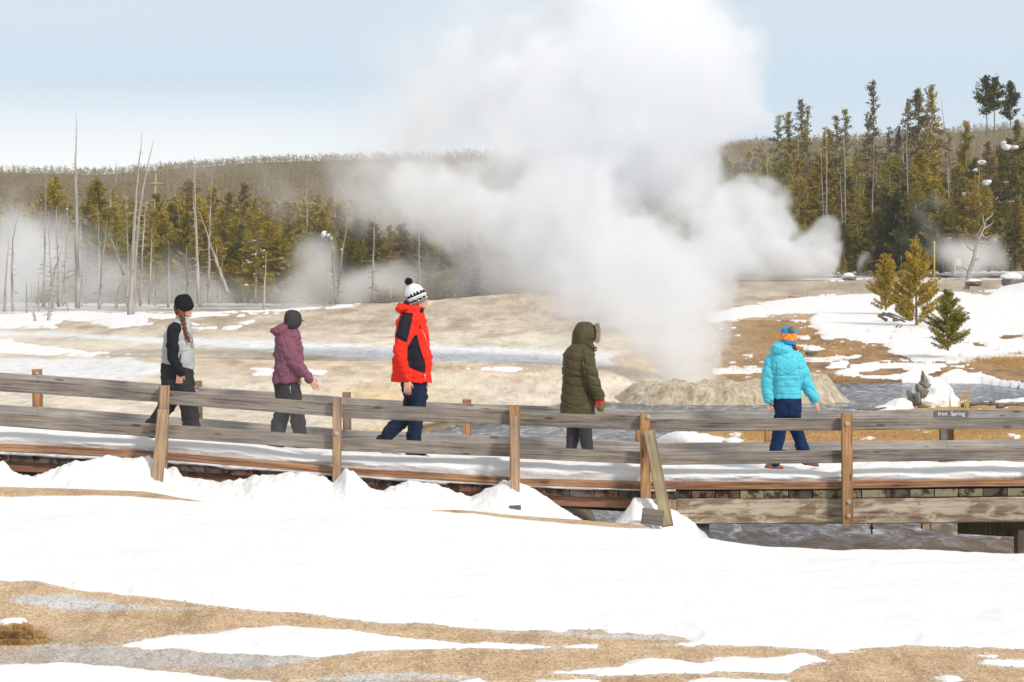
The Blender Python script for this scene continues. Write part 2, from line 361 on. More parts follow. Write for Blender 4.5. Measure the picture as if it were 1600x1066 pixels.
# polygons of lying snow as they lie in the photo (column, row)
SNOW_NEAR = [
 [(-500, 895), (0, 905), (60, 908), (110, 918), (150, 925), (230, 932), (310, 942), (380, 950), (450, 955), (520, 965), (570, 972), (620, 974), (700, 978), (760, 984), (850, 986), (930, 984), (1000, 990), (1060, 996), (1100, 1005), (1200, 1011), (1300, 1018), (1420, 1010), (1600, 1014), (2200, 1000), (2300, 850), (2200, 600), (-500, 600)],
 [(185, 1010), (230, 1000), (270, 994), (330, 990), (380, 983), (440, 980), (500, 984), (560, 990), (650, 1001), (720, 1004), (800, 1008), (930, 1009), (870, 1014), (650, 1014), (590, 1018), (540, 1024), (430, 1026), (300, 1018)],
 [(-300, 1036), (0, 1039), (90, 1040), (170, 1044), (250, 1052), (330, 1058), (430, 1066), (520, 1100), (-300, 1200)],
 [(865, 1052), (930, 1048), (960, 1045), (985, 1033), (1010, 1028), (1050, 1028), (1090, 1034), (1130, 1030), (1190, 1029), (1250, 1020), (1270, 1023), (1303, 1034), (1250, 1040), (1230, 1050), (1160, 1050), (1100, 1053), (1000, 1054)],
 [(1018, 1008), (1060, 1004), (1092, 1006), (1080, 1010)], [(1268, 1023), (1300, 1016), (1345, 1018), (1330, 1021)],
 [(1508, 1026), (1530, 1022), (1560, 1024), (1555, 1028)], [(1540, 1034), (1580, 1030), (1640, 1028), (1640, 1044), (1590, 1042)],
 [(1070, 1062), (1130, 1058), (1230, 1062), (1240, 1075), (1080, 1075)], [(840, 1064), (900, 1062), (935, 1066), (900, 1080), (840, 1080)], [(1460, 1058), (1500, 1056), (1510, 1064), (1480, 1068)],
 [(700, 1064), (750, 1061), (760, 1066), (740, 1075)],
]
ICE_NEAR = [[(10, 940), (40, 930), (100, 929), (150, 936), (230, 948), (310, 950), (200, 955), (100, 954), (60, 946)], [(60, 1005), (180, 1012), (300, 1020), (430, 1026), (500, 1030), (440, 1040), (380, 1046), (250, 1040), (100, 1034), (40, 1020)],
            [(760, 985), (900, 988), (1000, 992), (1060, 1000), (960, 998), (860, 992)], [(520, 1055), (650, 1052), (760, 1060), (600, 1066), (450, 1064)]]
SNOW_FAR = [
 [(-300, 520), (0, 530), (35, 536), (80, 542), (130, 547), (200, 553), (140, 555), (0, 552), (-300, 556)],
 [(400, 577), (440, 573), (515, 580), (505, 586), (440, 588), (400, 586)], [(738, 574), (780, 571), (830, 578), (800, 582), (750, 580)],
 [(-300, 484), (0, 491), (60, 487), (120, 488), (250, 490), (300, 486), (430, 483), (550, 476), (552, 480), (470, 486), (380, 492), (300, 497), (225, 498), (240, 505), (180, 512), (160, 507), (100, 500), (84, 512), (30, 510), (-300, 515)],
 [(-300, 470), (350, 470), (560, 466), (560, 474), (300, 479), (-300, 482)], [(255, 511), (300, 503), (330, 506), (290, 511)], [(350, 512), (395, 500), (398, 504), (372, 514), (350, 517)], [(310, 515), (340, 509), (335, 513)],
 [(1105, 489), (1160, 478), (1200, 470), (1260, 464), (1300, 460), (1370, 457), (1450, 458), (1500, 456), (1540, 460), (1556, 452), (1600, 438), (2200, 425), (2200, 560), (1600, 562), (1560, 564), (1520, 567), (1470, 570), (1440, 566), (1400, 552), (1370, 535), (1290, 531), (1282, 522), (1262, 512), (1270, 492), (1200, 491), (1150, 500), (1115, 503)],
 [(1245, 434), (1290, 430), (1350, 430), (1460, 430), (1540, 424), (2200, 405), (2200, 432), (1600, 433), (1540, 441), (1460, 442), (1400, 437), (1300, 437), (1260, 438)],
 [(1300, 586), (1330, 572), (1380, 562), (1430, 568), (1500, 569), (1560, 572), (1620, 578), (2200, 590), (2200, 628), (1600, 614), (1540, 610), (1490, 604), (1440, 600), (1390, 592), (1340, 590)],
 [(1100, 579), (1140, 574), (1196, 577), (1195, 585), (1120, 584)], [(1258, 545), (1270, 541), (1281, 546), (1270, 549)], [(1240, 527), (1262, 525), (1260, 531)], [(1225, 560), (1300, 558), (1340, 556), (1300, 564), (1250, 566)],
 [(1290, 577), (1310, 560), (1330, 563), (1316, 573)],
 # near side of the river
 [(960, 684), (985, 678), (1010, 674), (1060, 674), (1105, 678), (1128, 684), (1130, 694), (990, 694)], [(1132, 690), (1140, 682), (1152, 680), (1160, 688), (1158, 696), (1134, 696)],
 [(1310, 642), (1330, 636), (1345, 638), (1350, 643), (1320, 646)], [(1385, 634), (1400, 626), (1425, 622), (1450, 626), (1500, 618), (1540, 613), (1620, 612), (2200, 610), (2200, 632), (1600, 629), (1540, 632), (1500, 634), (1440, 634), (1400, 640)],
 [(1555, 637), (1570, 633), (1580, 636), (1575, 640)], [(1430, 672), (1450, 670), (1448, 675)], [(1330, 685), (1360, 683), (1370, 687), (1340, 689)], [(1570, 674), (1590, 682), (1586, 685), (1574, 680)],
 [(-300, 664), (80, 668), (60, 690), (-300, 700)],
]
BROWN_CUT = [[(1345, 583), (1380, 577), (1410, 575), (1418, 579), (1405, 585), (1350, 587)], [(1438, 586), (1470, 578), (1492, 573), (1490, 579), (1465, 588), (1440, 590)],
             [(1508, 572), (1540, 566), (1580, 564), (1640, 566), (1700, 580), (1600, 596), (1560, 592), (1530, 582)], [(1500, 577), (1530, 575), (1535, 582), (1510, 584)], [(1555, 527), (1580, 524), (1592, 526), (1570, 530)],
             [(1470, 437), (1520, 430), (1562, 428), (1600, 436), (1560, 444), (1480, 446)]]
ICE_FAR = [[(-300, 514), (0, 518), (150, 522), (260, 529), (420, 532), (560, 539), (700, 541), (880, 545), (960, 552), (960, 572), (880, 572), (790, 566), (720, 565), (640, 566), (560, 560), (480, 553), (400, 546), (250, 536), (120, 527), (-300, 522)],
           [(-300, 478), (150, 484), (420, 480), (560, 472), (560, 476), (300, 486), (-300, 492)], [(0, 560), (200, 560), (300, 575), (200, 596), (0, 584), (-200, 570)], [(720, 560), (800, 556), (870, 562), (840, 566)]]

def grid(us, ys):
    U, Y = np.meshgrid(us, ys); return (U - 800) * Y / F, Y
us = np.concatenate([np.arange(-700, -60, 20), np.arange(-60, 1660, 2.3), np.arange(1660, 2300, 20)])
vs = []                                       # rows: fine near, following the perspective further off
yy = 15.0
while yy < 320:
    vs.append(yy)
    if yy < 30.2: yy += yy * yy / 12000 * 1.6
    elif yy < 33.6: yy += .042
    elif yy < 36.5: yy += .15
    else: yy += max(.25, yy * yy / 11000 * 1.05)
ys = np.array(vs)
GX, GY = grid(us, ys); nr, nc = GX.shape
GZ, SD = ground_z(GX, GY)
PV = HV + (CAMZ - GZ) * F / GY; PU = 800 + F * GX / GY
def quads(nr, nc, keep=None):
    i = np.arange(nr * nc).reshape(nr, nc); q = np.stack([i[:-1, :-1], i[:-1, 1:], i[1:, 1:], i[1:, :-1]], -1).reshape(-1, 4)
    return q if keep is None else q[keep[:-1, :-1].ravel() | keep[1:, 1:].ravel() | keep[1:, :-1].ravel() | keep[:-1, 1:].ravel()]

# colour of the bare ground
def L3(*c): return np.array(c)[None, None, :]
nz = fbm(GX * .5, GY * .12, 5)[..., None]; nz2 = fbm(PU / 60, PV / 9, 4)[..., None]; nz3 = fbm(PU / 23 + 50, PV / 5, 4)[..., None]
gravel = L3(.52, .385, .245) + L3(.10, .085, .06) * nz2 + L3(.05, .05, .045) * nz3
cream = L3(.655, .605, .52) + L3(.13, .13, .13) * nz2 + L3(.10, .10, .10) * nz3
tan = L3(.51, .445, .35) + L3(.16, .16, .14) * nz2 + L3(.15, .14, .12) * nz3
brown = L3(.34, .225, .12) + L3(.10, .07, .035) * nz2 + L3(.08, .055, .03) * nz3
gold = L3(.44, .29, .13) + L3(.07, .055, .025) * nz2 + L3(.06, .05, .03) * nz3
dirtg = L3(.22, .19, .16) + L3(.06, .05, .05) * nz2
ice = L3(.74, .78, .82) + L3(.08, .06, .05) * nz2
wetg = L3(.46, .45, .44) + L3(.07, .06, .06) * nz2
def lerp(a, b, t): return a + (b - a) * np.clip(t, 0, 1)[..., None]
tint = gravel.copy()
tint = lerp(tint, cream, (GY > 34) * 1.0)
band = sstep(545, 556, PV) * (1 - sstep(590, 606, PV)) * (PU < 1000)                  # tan band across the flat
tint = lerp(tint, tan * L3(1.08, 1.02, .98), (GY > 36) * (.25 + .75 * np.clip(sstep(548, 556, PV) - sstep(572, 600, PV), 0, 1)))
tint = lerp(tint, tan, (GY > 118) * sstep(525, 512, PV))
dk = sstep(.02, .42, fbm(PU / 34 + 3 + PV / 30, (PV + PU * .12) / 6 + 8, 5)) * (GY > 120) * (PU < 1000)
tint = lerp(tint, dirtg * L3(1.5, 1.3, 1.1), dk * .6)
orange = sstep(.15, .5, fbm(PU / 70 + 30, PV / 8 + 2, 4)) * (PV < 505) * (PU < 330) * (GY > 100); tint = lerp(tint, gold * L3(1.1, 1.1, 1.3), orange * .8)
yel = np.exp(-((PU - 600) / 90) ** 2 - ((PV - 622) / 22) ** 2) + np.exp(-((PU - 660) / 130) ** 2 - ((PV - 672) / 10) ** 2)
tint = lerp(tint, L3(.70, .54, .30) + L3(.1, .09, .06) * nz3, yel * .75 * (GY > 36))
rb = sstep(1090, 1160, PU + 30 * nz2[..., 0]) * (GY > 80) * (PV > 500); dkb = sstep(.0, .5, fbm(PU / 30 + 3, PV / 2.6 + 8, 4))[..., None]; tint = lerp(tint, brown * (1 - .45 * dkb), rb)
rt = sstep(1060, 1160, PU) * (PV < 470) * (GY > 120); tint = lerp(tint, tan * L3(.86, .84, .86), rt)
nb = sstep(930, 985, PU) * (GY > 36) * (GY < 72); tint = lerp(tint, gold, nb)
bk = np.exp(-((SD + .35) / .5) ** 2) * (GY > 78) * (PU > 1180); tint = lerp(tint, L3(.17, .085, .04) + L3(.07, .04, .02) * nz3, bk)
bk2 = np.exp(-((SD + .15) / .35) ** 2) * (GY > 40) * (PU < 1000); tint = lerp(tint, L3(.13, .10, .055) + L3(.07, .06, .02) * nz3, bk2)
tint = lerp(tint, L3(.16, .12, .08) + .03 * nz3, (GY > 35) * (1 - sstep(42, 50, GY)) * sstep(600, 760, PU) * (PU < 1000) * .9)  # dark cavity under the bridge, its shade painted onto the bank behind
und = ((GY > 31.9) & (GY < 36)) * 1.0; tint = lerp(tint, L3(.10, .08, .065) + 0 * nz2, und)  # shade under the boardwalk painted into the ground colour
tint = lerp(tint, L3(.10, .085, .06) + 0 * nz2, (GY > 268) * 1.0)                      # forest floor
wet = np.zeros_like(GX)
edge = fbm(PU / 40 + 11, PV / 6, 5)
for P in ICE_NEAR:
    k = np.clip(.5 + (polysd(P, PU, PV, 40, 2.5) + 10 * edge) / 12, 0, 1) * (GY < 30); tint = lerp(tint, wetg * L3(1.25, 1.27, 1.3), k); wet = np.maximum(wet, k)
for P in ICE_FAR:
    k = np.clip(.5 + (polysd(P, PU, PV, 60, 3) + 12 * edge) / 16, 0, 1) * (GY > 40); tint = lerp(tint, ice, k * .9); wet = np.maximum(wet, k * .5)
for P in SNOW_NEAR:                                    # thin slush around each patch
    k = np.clip(.62 + (polysd(P, PU, PV, 40, 2.2) + 12 * fbm(PU / 55 + 70, PV / 9 + 9, 5) + 5 * edge) / 16, 0, 1) * (GY < 30) * (PV > 880); tint = lerp(tint, L3(.60, .60, .60), k * .75); wet = np.maximum(wet, k * .4)
wetr = np.exp(-((PV - 1030) / 26) ** 2) * sstep(560, 300, PU) * (GY < 30); tint = lerp(tint, wetg * L3(.9, .84, .8), wetr * .8); wet = np.maximum(wet, wetr)
tint = np.clip(tint, .01, .86)
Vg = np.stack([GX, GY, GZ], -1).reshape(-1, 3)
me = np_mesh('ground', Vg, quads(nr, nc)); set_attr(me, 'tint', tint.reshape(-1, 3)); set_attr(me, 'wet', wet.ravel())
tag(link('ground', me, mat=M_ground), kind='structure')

# lying snow: a second sheet with real thickness
sn = np.full(GX.shape, -1.0)
fz = np.where(GY > 36, .5, 1.0); edge2 = fbm(PU / 55 + 70, PV / 9 / fz + 9, 5); edge3 = fbm(PU / 14 + 5, PV / 3.5 / fz, 3)
edge4 = fbm(PU / 5 + 5, PV / 2 + 3, 3); near = GY < 30.75
for i, P in enumerate(SNOW_NEAR):
    k = (polysd(P, PU, np.where(near, PV, 0), 60, 2.2) + 12 * edge2 + 3.0 * edge3) / 34; sn = np.where(near, np.maximum(sn, np.clip(k, -1, 1)), sn)
far = GY > 36.3
for P in SNOW_FAR:
    k = (polysd(P, PU, np.where(far, PV, 0), 50, 2.5) + 13 * edge2 + 8 * edge3) / 10; sn = np.where(far, np.maximum(sn, np.clip(k, -1, 1)), sn)
specks = (fbm(PU / 26 + 5, PV / 2.4, 4) - .40) * 3 + .5 * edge2; sn = np.where(far & (PU > 1120) & (PV > 500) & (PV < 640), np.maximum(sn, np.clip(specks, -1, .3)), sn)
for P in BROWN_CUT:
    k = (polysd(P, PU, np.where(far, PV, 0), 50, 2.5) + 7 * edge2 + 5 * edge3) / 8; sn = np.where(far, np.minimum(sn, -np.clip(k, -1, 1)), sn)
streak = sstep(.36, .52, fbm(PU / 30 + 90, PV / 3.2 + 4, 4)) * (PU > 1330) * (PV > 518) * (PV < 570) * far
sn = sn - streak * 1.6
ff = (GY > 235) & (PU > 1050); sn = np.where(ff, np.maximum(sn, np.clip(fbm(PU / 30, GY / 9, 3) * 2, -1, .6)), sn)
thick = np.where(near, .075, .035 + np.clip((GY - 50) / 100, 0, 1) * .05)
hs = GZ + np.where(sn > 0, thick * np.where(near, np.clip(sn, 0, 1) ** .9, np.sqrt(np.clip(sn, 0, 1))) + np.where(near, fbm(GX * 1.1, GY * 1.1, 5) * .035 + fbm(GX * 6, GY * 6, 3) * .006, 0) * np.clip(sn, 0, 1), sn * .05 - .001)
# crest edge of the big snowfield overhangs a little
hs = np.where(near & (GY > 29.8), hs + .03 * sstep(29.8, 30.5, GY) * (sn > 0), hs)
sn = np.where(far & (GY > 66) & (SD > -.45 + .5 * edge2), -1, sn); sn = np.where(far & (GY <= 66) & (SD > -.35), -1, sn)
hs = np.where((sn < 0) & far, np.minimum(hs, GZ - .02), hs)
keep = sn > -.25
keep &= ~((SD > .2) & (GY > 31))
# drifts heaped against the boardwalk
mv = curve(MOUND, PU)
ztop = CAMZ - (mv - HV) * 32.75 / F
lump = fbm(GX * 2.6, GY * 2.6, 4) * .05 + np.abs(fbm(GX * 7, GY * 7, 4)) * .05 + fbm(GX * 22, GY * 22, 3) * .018
base = GZ
fr = sstep(np.interp(PU, [0, 200, 330, 600, 720], [31.7, 31.7, 31.3, 31.3, 31.7]) + .08 * edge2, 32.72, GY); bkf = 1 - sstep(32.8, 33.5, GY)
prof = np.where(GY < 32.75, fr ** 1.25, bkf)
dz = np.clip(ztop + lump - (-.55), 0, None)
g0 = GZ + .0
hm = np.where(GY < 32.75, g0 + (ztop + lump - g0) * prof - .02 * (1 - fr), -.6 + (ztop + lump + .6) * bkf)
inm = (GY > 31.2) & (GY < 33.5) & (PU < 1109)
hs = np.where(inm, hm, hs)
keep = np.where(inm, (hm > GZ - .03), keep & ~((GY > 30.75) & (GY < 36.3)))
Vs = np.stack([GX, GY, hs], -1).reshape(-1, 3); Q = quads(nr, nc, keep)
used = np.unique(Q); rm = np.full(len(Vs), -1); rm[used] = np.arange(len(used))
me = np_mesh('snow_cover', Vs[used], rm[Q]); tag(link('snow_cover', me, mat=M_snow), kind='structure')

me = np_mesh('river', np.array([(-6, 30.6, -1), (34, 30.6, -1), (34, 96, -1), (-6, 96, -1)], float), np.array([[0, 1, 2, 3]]), False)
tag(link('river', me, mat=M_water), kind='structure')
def gz(x, y):
    z, _ = ground_z(np.array([[float(x)]]), np.array([[float(y)]])); return float(z[0, 0])

# wooded hill behind
SKY = [(-900, 262), (0, 258), (150, 262), (250, 255), (400, 243), (560, 238), (700, 235), (900, 225), (1100, 215), (1270, 206), (1400, 200), (1500, 190), (1600, 182), (2400, 160)]
def hill_z(x, y):
    u = 800 + F * x / y; top = CAMZ - (curve(SKY, u) + 11 + np.clip((u - 1000) / 300, 0, 1) * 6 - HV) * 1700 / F
    z0 = np.interp(u, [900, 1150], [-.15, 3.3]); t = np.clip((y - 560) / 1140, 0, 1.0)
    return z0 + (top - z0) * (t ** .9) + fbm(x / 70, y / 120, 4) * 5 * sstep(560, 800, y) * (1 - sstep(1300, 1700, y)) + np.where(y > 1700, -(y - 1700) * .15, 0)
hu = np.arange(-1500, 3200, 25.); hy = np.concatenate([np.array([300.]), np.geomspace(318, 2300, 60)])
HX, HY = grid(hu, hy); HZ = hill_z(HX, HY)
tH = NT('forest_floor'); nH = tH.noise(tH.co(), .05, 5); tH.col(tH.ramp(nH, [(.4, (.10, .085, .04)), (.6, (.15, .12, .065)), (.72, (.19, .15, .08))])); tH.set(.95, .1)
me = np_mesh('hill', np.stack([HX, HY, HZ], -1).reshape(-1, 3), quads(*HX.shape)); tag(link('hill', me, mat=tH.m), kind='structure')
print('terrain', round(time.time() - T0, 1), len(Vg))
# ------------------------------------------------------------------ boardwalk
rnd = random.Random(5)
def board(name, p0, p1, h, t, mat, parent, bev=.006, jit=.0):
    """a plank from p0 to p1 (centre line); its local x runs along it"""
    p0, p1 = Vector(p0), Vector(p1); L = (p1 - p0).length; bm = bmesh.new()
    n = max(2, int(L / .25)); prof = []
    b = bev
    sec = [(-t / 2 + b, -h / 2), (t / 2 - b, -h / 2), (t / 2, -h / 2 + b), (t / 2, h / 2 - b), (t / 2 - b, h / 2), (-t / 2 + b, h / 2), (-t / 2, h / 2 - b), (-t / 2, -h / 2 + b)]
    V = []; ph = rnd.random() * 9
    for i in range(n + 1):
        x = L * i / n; dy = .004 * math.sin(x * 1.3 + ph) + rnd.uniform(-.0015, .0015); dz = .004 * math.sin(x * .9 + ph * 2) + rnd.uniform(-.002, .002)
        for (y, z) in sec: V.append((x, y + dy, z + dz))
    Fc = [(i * 8 + k, i * 8 + (k + 1) % 8, (i + 1) * 8 + (k + 1) % 8, (i + 1) * 8 + k) for i in range(n) for k in range(8)] + [tuple(range(8))[::-1], tuple(n * 8 + k for k in range(8))]
    me = mesh(name, V, Fc)
    d = (p1 - p0).normalized(); zc = (Vector((0, 0, 1)) - d * d.z).normalized(); yc = zc.cross(d)
    M = Matrix((d, yc, zc)).transposed().to_4x4(); M.translation = p0
    return link(name, me, parent, mat, M)
def postobj(name, top, bot, w, d, mat, parent, taper=0, bev=.007, dome=True):
    top, bot = Vector(top), Vector(bot); H = (top - bot).length; V = []; n = 10
    for i in range(n + 1):
        z = H * i / n; ww = w * (1 + taper * (1 - i / n)) / 2; dd = d / 2
        for (a, b) in ((-1, -1), (1, -1), (1, 1), (-1, 1)):
            sx_, sy_ = a * ww, b * dd
            for (ex, ey) in (((bev, 0), (0, bev)) if a * b > 0 else ((0, bev), (bev, 0))):
                V.append((sx_ - a * ex + rnd.uniform(-.001, .001), sy_ - b * ey, z - (.004 if i == n else 0)))
    Fc = [(i * 8 + k, i * 8 + (k + 1) % 8, (i + 1) * 8 + (k + 1) % 8, (i + 1) * 8 + k) for i in range(n) for k in range(8)] + [tuple(range(8))[::-1], tuple(n * 8 + k for k in range(8))]
    me = mesh(name, V, Fc); zc = (top - bot).normalized(); yc = (Vector((0, 1, 0)) - zc * zc.y).normalized(); xc = yc.cross(zc)
    M = Matrix((xc, yc, zc)).transposed().to_4x4(); M.translation = bot
    return link(name, me, parent, mat, M)
M_bolt = plain('galvanised_bolt', (.5, .47, .42), .45, .7)
def bolt(u, v, y, parent):
    p = at(u, v, y); mb = MB(); mb.tube([(0, .004, 0), (0, -.004, 0)], .026, 14); mb.tube([(0, -.003, 0), (0, -.018, 0)], .014, 6)
    mb.build('bolt', M_bolt, parent, world=Matrix.Translation(p))
YP, YR = 32.92, 33.0                                         # near posts, near rails
near_rail = empty('railing', at(640, 740, YR), 'near side wooden railing with grey rails on orange-brown posts, in front of the walkers', 'railing')
def vspan(a, b): return a, b
# (u0, top, bottom, u1, top, bottom)
UP = [(-60, 586, 607, 249, 608.5, 628.5), (254, 610, 631, 527, 629.5, 651), (527, 630, 652, 803, 641, 664), (805, 643, 666, 1009, 652, 672.5), (1010, 654.7, 674.4, 1323, 654, 673), (1323.5, 653.8, 672.6, 1680, 651.2, 668)]
LO = [(-60, 642, 662, 249, 662, 683.5), (254, 663, 684.5, 527, 682.5, 703.5), (527, 684, 704, 803, 695, 714.5), (805, 696.5, 716, 1009, 706, 725), (1010, 706, 726, 1323, 704, 723.5), (1323.5, 702.4, 722.8, 1680, 700, 718)]
KB = [(-60, 690, 703, 249, 706, 718.5), (249.5, 706, 718.5, 527, 729, 741), (527.5, 729.5, 742, 803, 746.5, 758), (803.5, 747.5, 763, 1009, 753, 766), (1009.5, 752.5, 765, 1323, 751, 763.6), (1323.5, 750.6, 763.5, 1680, 747, 759.5)]
for (u0, a0, b0, u1, a1, b1) in UP + LO:
    board('rail', at(u0, (a0 + b0) / 2, YR), at(u1, (a1 + b1) / 2, YR), ((b0 - a0) + (b1 - a1)) / 2 * YR / F, .045, M_grey, near_rail)
def npost(u, vt, ub, vb, w=16, mat=M_post, d=.12, taper=0, y=YP, parent=near_rail):
    return postobj('post', at(u, vt, y), at(ub, vb, y), w * y / F, d, mat, parent, taper)
p = npost(257, 602, 251, 800, 15, M_post2, taper=.1); bolt(252, 650, YP - .063, p); bolt(250, 700, YP - .063, p)
postobj('brace', at(255, 640, YP - .12), at(243, 790, YP - .75), .13, .05, M_post2, near_rail)
p = npost(527, 621, 526, 800, 13.5, M_post2); bolt(526, 677, YP - .063, p)
p = npost(804, 634, 805, 850, 16, M_post); bolt(804.5, 688, YP - .063, p)
postobj('brace', at(803, 650, YP - .10), at(806, 806, YP - .55), .10, .05, M_post2, near_rail)
p = npost(1008, 646, 1009, 850, 15.5, M_post); bolt(1013, 651, YP - .063, p)
p = postobj('brace', at(1014, 673, YP - .10), at(1043, 822, YP - .72), .135, .05, M_brace, near_rail); bolt(1014.5, 695, YP - .14, p)
p = npost(1323, 646, 1324, 820, 16.5, M_post); bolt(1326.5, 784, YP - .063, p); bolt(1326, 806, YP - .063, p); bolt(1324, 662, YP - .063, p)
npost(1640, 644, 1641, 820, 16.5, M_post)

YF = 34.98
far_rail = empty('railing', at(640, 720, YF), 'far side wooden railing with grey rails, behind the walkers', 'railing')
FU = [(-60, 577), (0, 581.5), (250, 601), (400, 609.5), (536, 621), (728, 631), (806, 635), (1000, 640.3), (1200, 641.6), (1478, 641.2), (1680, 640.2)]
FL = [(-60, 628), (0, 631.5), (250, 650.5), (400, 661), (536, 671.5), (728, 679.5), (806, 684), (1000, 691), (1200, 691.3), (1478, 688.4), (1680, 686)]
posts_f = [-60, 58, 310, 541, 729, 1000, 1202, 1478, 1680]
hf = .142
for T in (FU, FL):
    for a, b in zip(posts_f[:-1], posts_f[1:]):
        va, vb = np.interp(a, *zip(*T)), np.interp(b, *zip(*T)); k = .5 * hf * F / YF
        board('rail', at(a + .3, va + k, YF), at(b, vb + k, YF), hf, .045, M_greyl, far_rail)
for u, vt, w, m in ((58, 576.5, 14.5, M_post), (310, 594.5, 10, M_post2), (541.5, 612.5, 12.5, M_post2), (729.5, 623.8, 14, M_post), (1000, 645, 14, M_post), (1202, 643, 14, M_post), (1474.5, 642.6, 12, M_greyd), (1680, 642, 14, M_post)):
    q = postobj('post', at(u, vt, YF + .085), at(u + (3 if u < 600 else 0), vt + (190 if u < 900 else 140), YF + .085), w * YF / F, .12, m, far_rail)
bolt(58, 584, YF + .02, far_rail)
postobj('brace', at(1484, 650, YF + .2), at(1485, 760, YF + .9), .10, .05, M_post, far_rail)

# the walkway itself
bw = empty('boardwalk', at(800, 760, 34), 'wooden boardwalk bridge of planks, kerb timbers and a peeling girder over the river', 'boardwalk')
YK = 33.09
for (u0, a0, b0, u1, a1, b1) in KB:
    board('kerb', at(u0, (a0 + b0) / 2, YK), at(u1 - .3, (a1 + b1) / 2, YK), ((b0 - a0) + (b1 - a1)) / 2 * YK / F, .10, M_kerb, bw, bev=.01)
    k = 2 * F / 34.95; board('kerb', at(u0, a0 - 14.5, 34.88), at(u1 - .3, a1 - 14.5, 34.88), .09, .09, M_greyd, bw, bev=.01)
def kb(u): return np.interp(u, [-60, 249, 527, 803, 1009, 1323, 1680], [703, 718.5, 741.5, 758.5, 765.5, 763.6, 759.5])   # lower edge of the kerb
tP = NT('plank_ends'); a_ = tP.attr('tone'); n_ = tP.noise(tP.co((1, 1, 1)), 9, 5, .7)
tP.col(tP.mix(1.0, a_, tP.ramp(n_, [(.42, (.22, .18, .15)), (.52, (1, 1, 1)), (.7, (1.15, 1.1, 1.05))]), 'MULTIPLY')); tP.bump(n_, .4, .01); tP.set(.9, .2)
V = []; Q = []; col = []; u = -60
while u < 1680:
    w_ = 38; a = at(u + .8, kb(u) + 2.6, 33.06); b = at(u + w_ - .8, kb(u + w_) + 2.6, 33.06); t_ = (11.5 * 33 / F)
    y0 = 33.06 + rnd.uniform(-.012, .012); base_i = len(V)
    for (px, pz) in ((a.x, a.z), (b.x, b.z)):
        for yv in (y0, 34.95):
            for zz in (0, -t_): V.append((px, yv, pz + zz))
    Q += [tuple(base_i + i for i in f) for f in ((0, 1, 5, 4), (2, 6, 7, 3), (0, 4, 6, 2), (1, 3, 7, 5), (0, 2, 3, 1), (4, 5, 7, 6))]
    c = rnd.choice([(.27, .235, .16), (.22, .205, .13), (.08, .062, .05), (.22, .19, .15), (.10, .078, .06), (.25, .215, .15)]) if u > 1120 else rnd.choice([(.10, .075, .06), (.08, .065, .055), (.16, .085, .06), (.11, .09, .075)])
    col += [c] * 8; u += w_
me = mesh('planking', V, Q); set_attr(me, 'tone', np.array(col)); link('planking', me, bw, tP.m)
# stringers and girder
for (u0, v0, u1, v1) in ((-60, 720, 180, 731), (180.5, 731, 527, 757), (527.5, 757, 803, 777), (803.5, 776, 1003, 783)):
    board('stringer', at(u0, v0 + 4, 33.16), at(u1, v1 + 4, 33.16), .125, .09, M_string, bw)
for (u0, v0, u1, v1) in ((-60, 728, 527, 765), (527.5, 765, 1003, 792)):
    board('stringer', at(u0, v0, 34.2), at(u1, v1, 34.2), .14, .09, M_string, bw)
board('girder', at(1057, 799.3, 33.10), at(1323, 798, 33.10), .293, .13, M_girder, bw, bev=.012); board('girder', at(1323.4, 798, 33.10), at(1700, 795, 33.10), .293, .13, M_girder, bw, bev=.012)
board('girder', at(1057, 790, 34.8), at(1700, 786, 34.8), .3, .13, M_greyd, bw, bev=.012)
postobj('end_block', at(1051, 764 + 16, 33.05), at(1051, 822, 33.05), .105, .2, M_post2, bw)
board('sill', at(1003, 806, 32.12), at(1036, 810, 32.12), .17, .12, M_greyd, bw); board('sill', at(796, 799, 32.2), at(814, 799, 32.2), .13, .14, M_greyd, bw)
# supports over the water at the right
board('cross_beam', at(1449, 819.5, 33.05), at(1447, 818, 35.0), .12, .12, M_post2, bw)
board('cross_beam', at(1500, 822, 34.2), at(1720, 834, 33.3), .17, .17, M_brace, bw)
postobj('pile', at(1610, 826, 33.35), at(1610, 905, 33.35), .34, .3, M_post2, bw)
mb = MB(); mb.tube([at(1362, 812, 33.3), at(1362, 834, 33.3)], .012, 8); mb.tube([at(1362, 824, 33.3), at(1362, 826.5, 33.3)], .028, 8); mb.build('steel_rod', plain('rusty_steel', (.22, .10, .05), .8), bw)

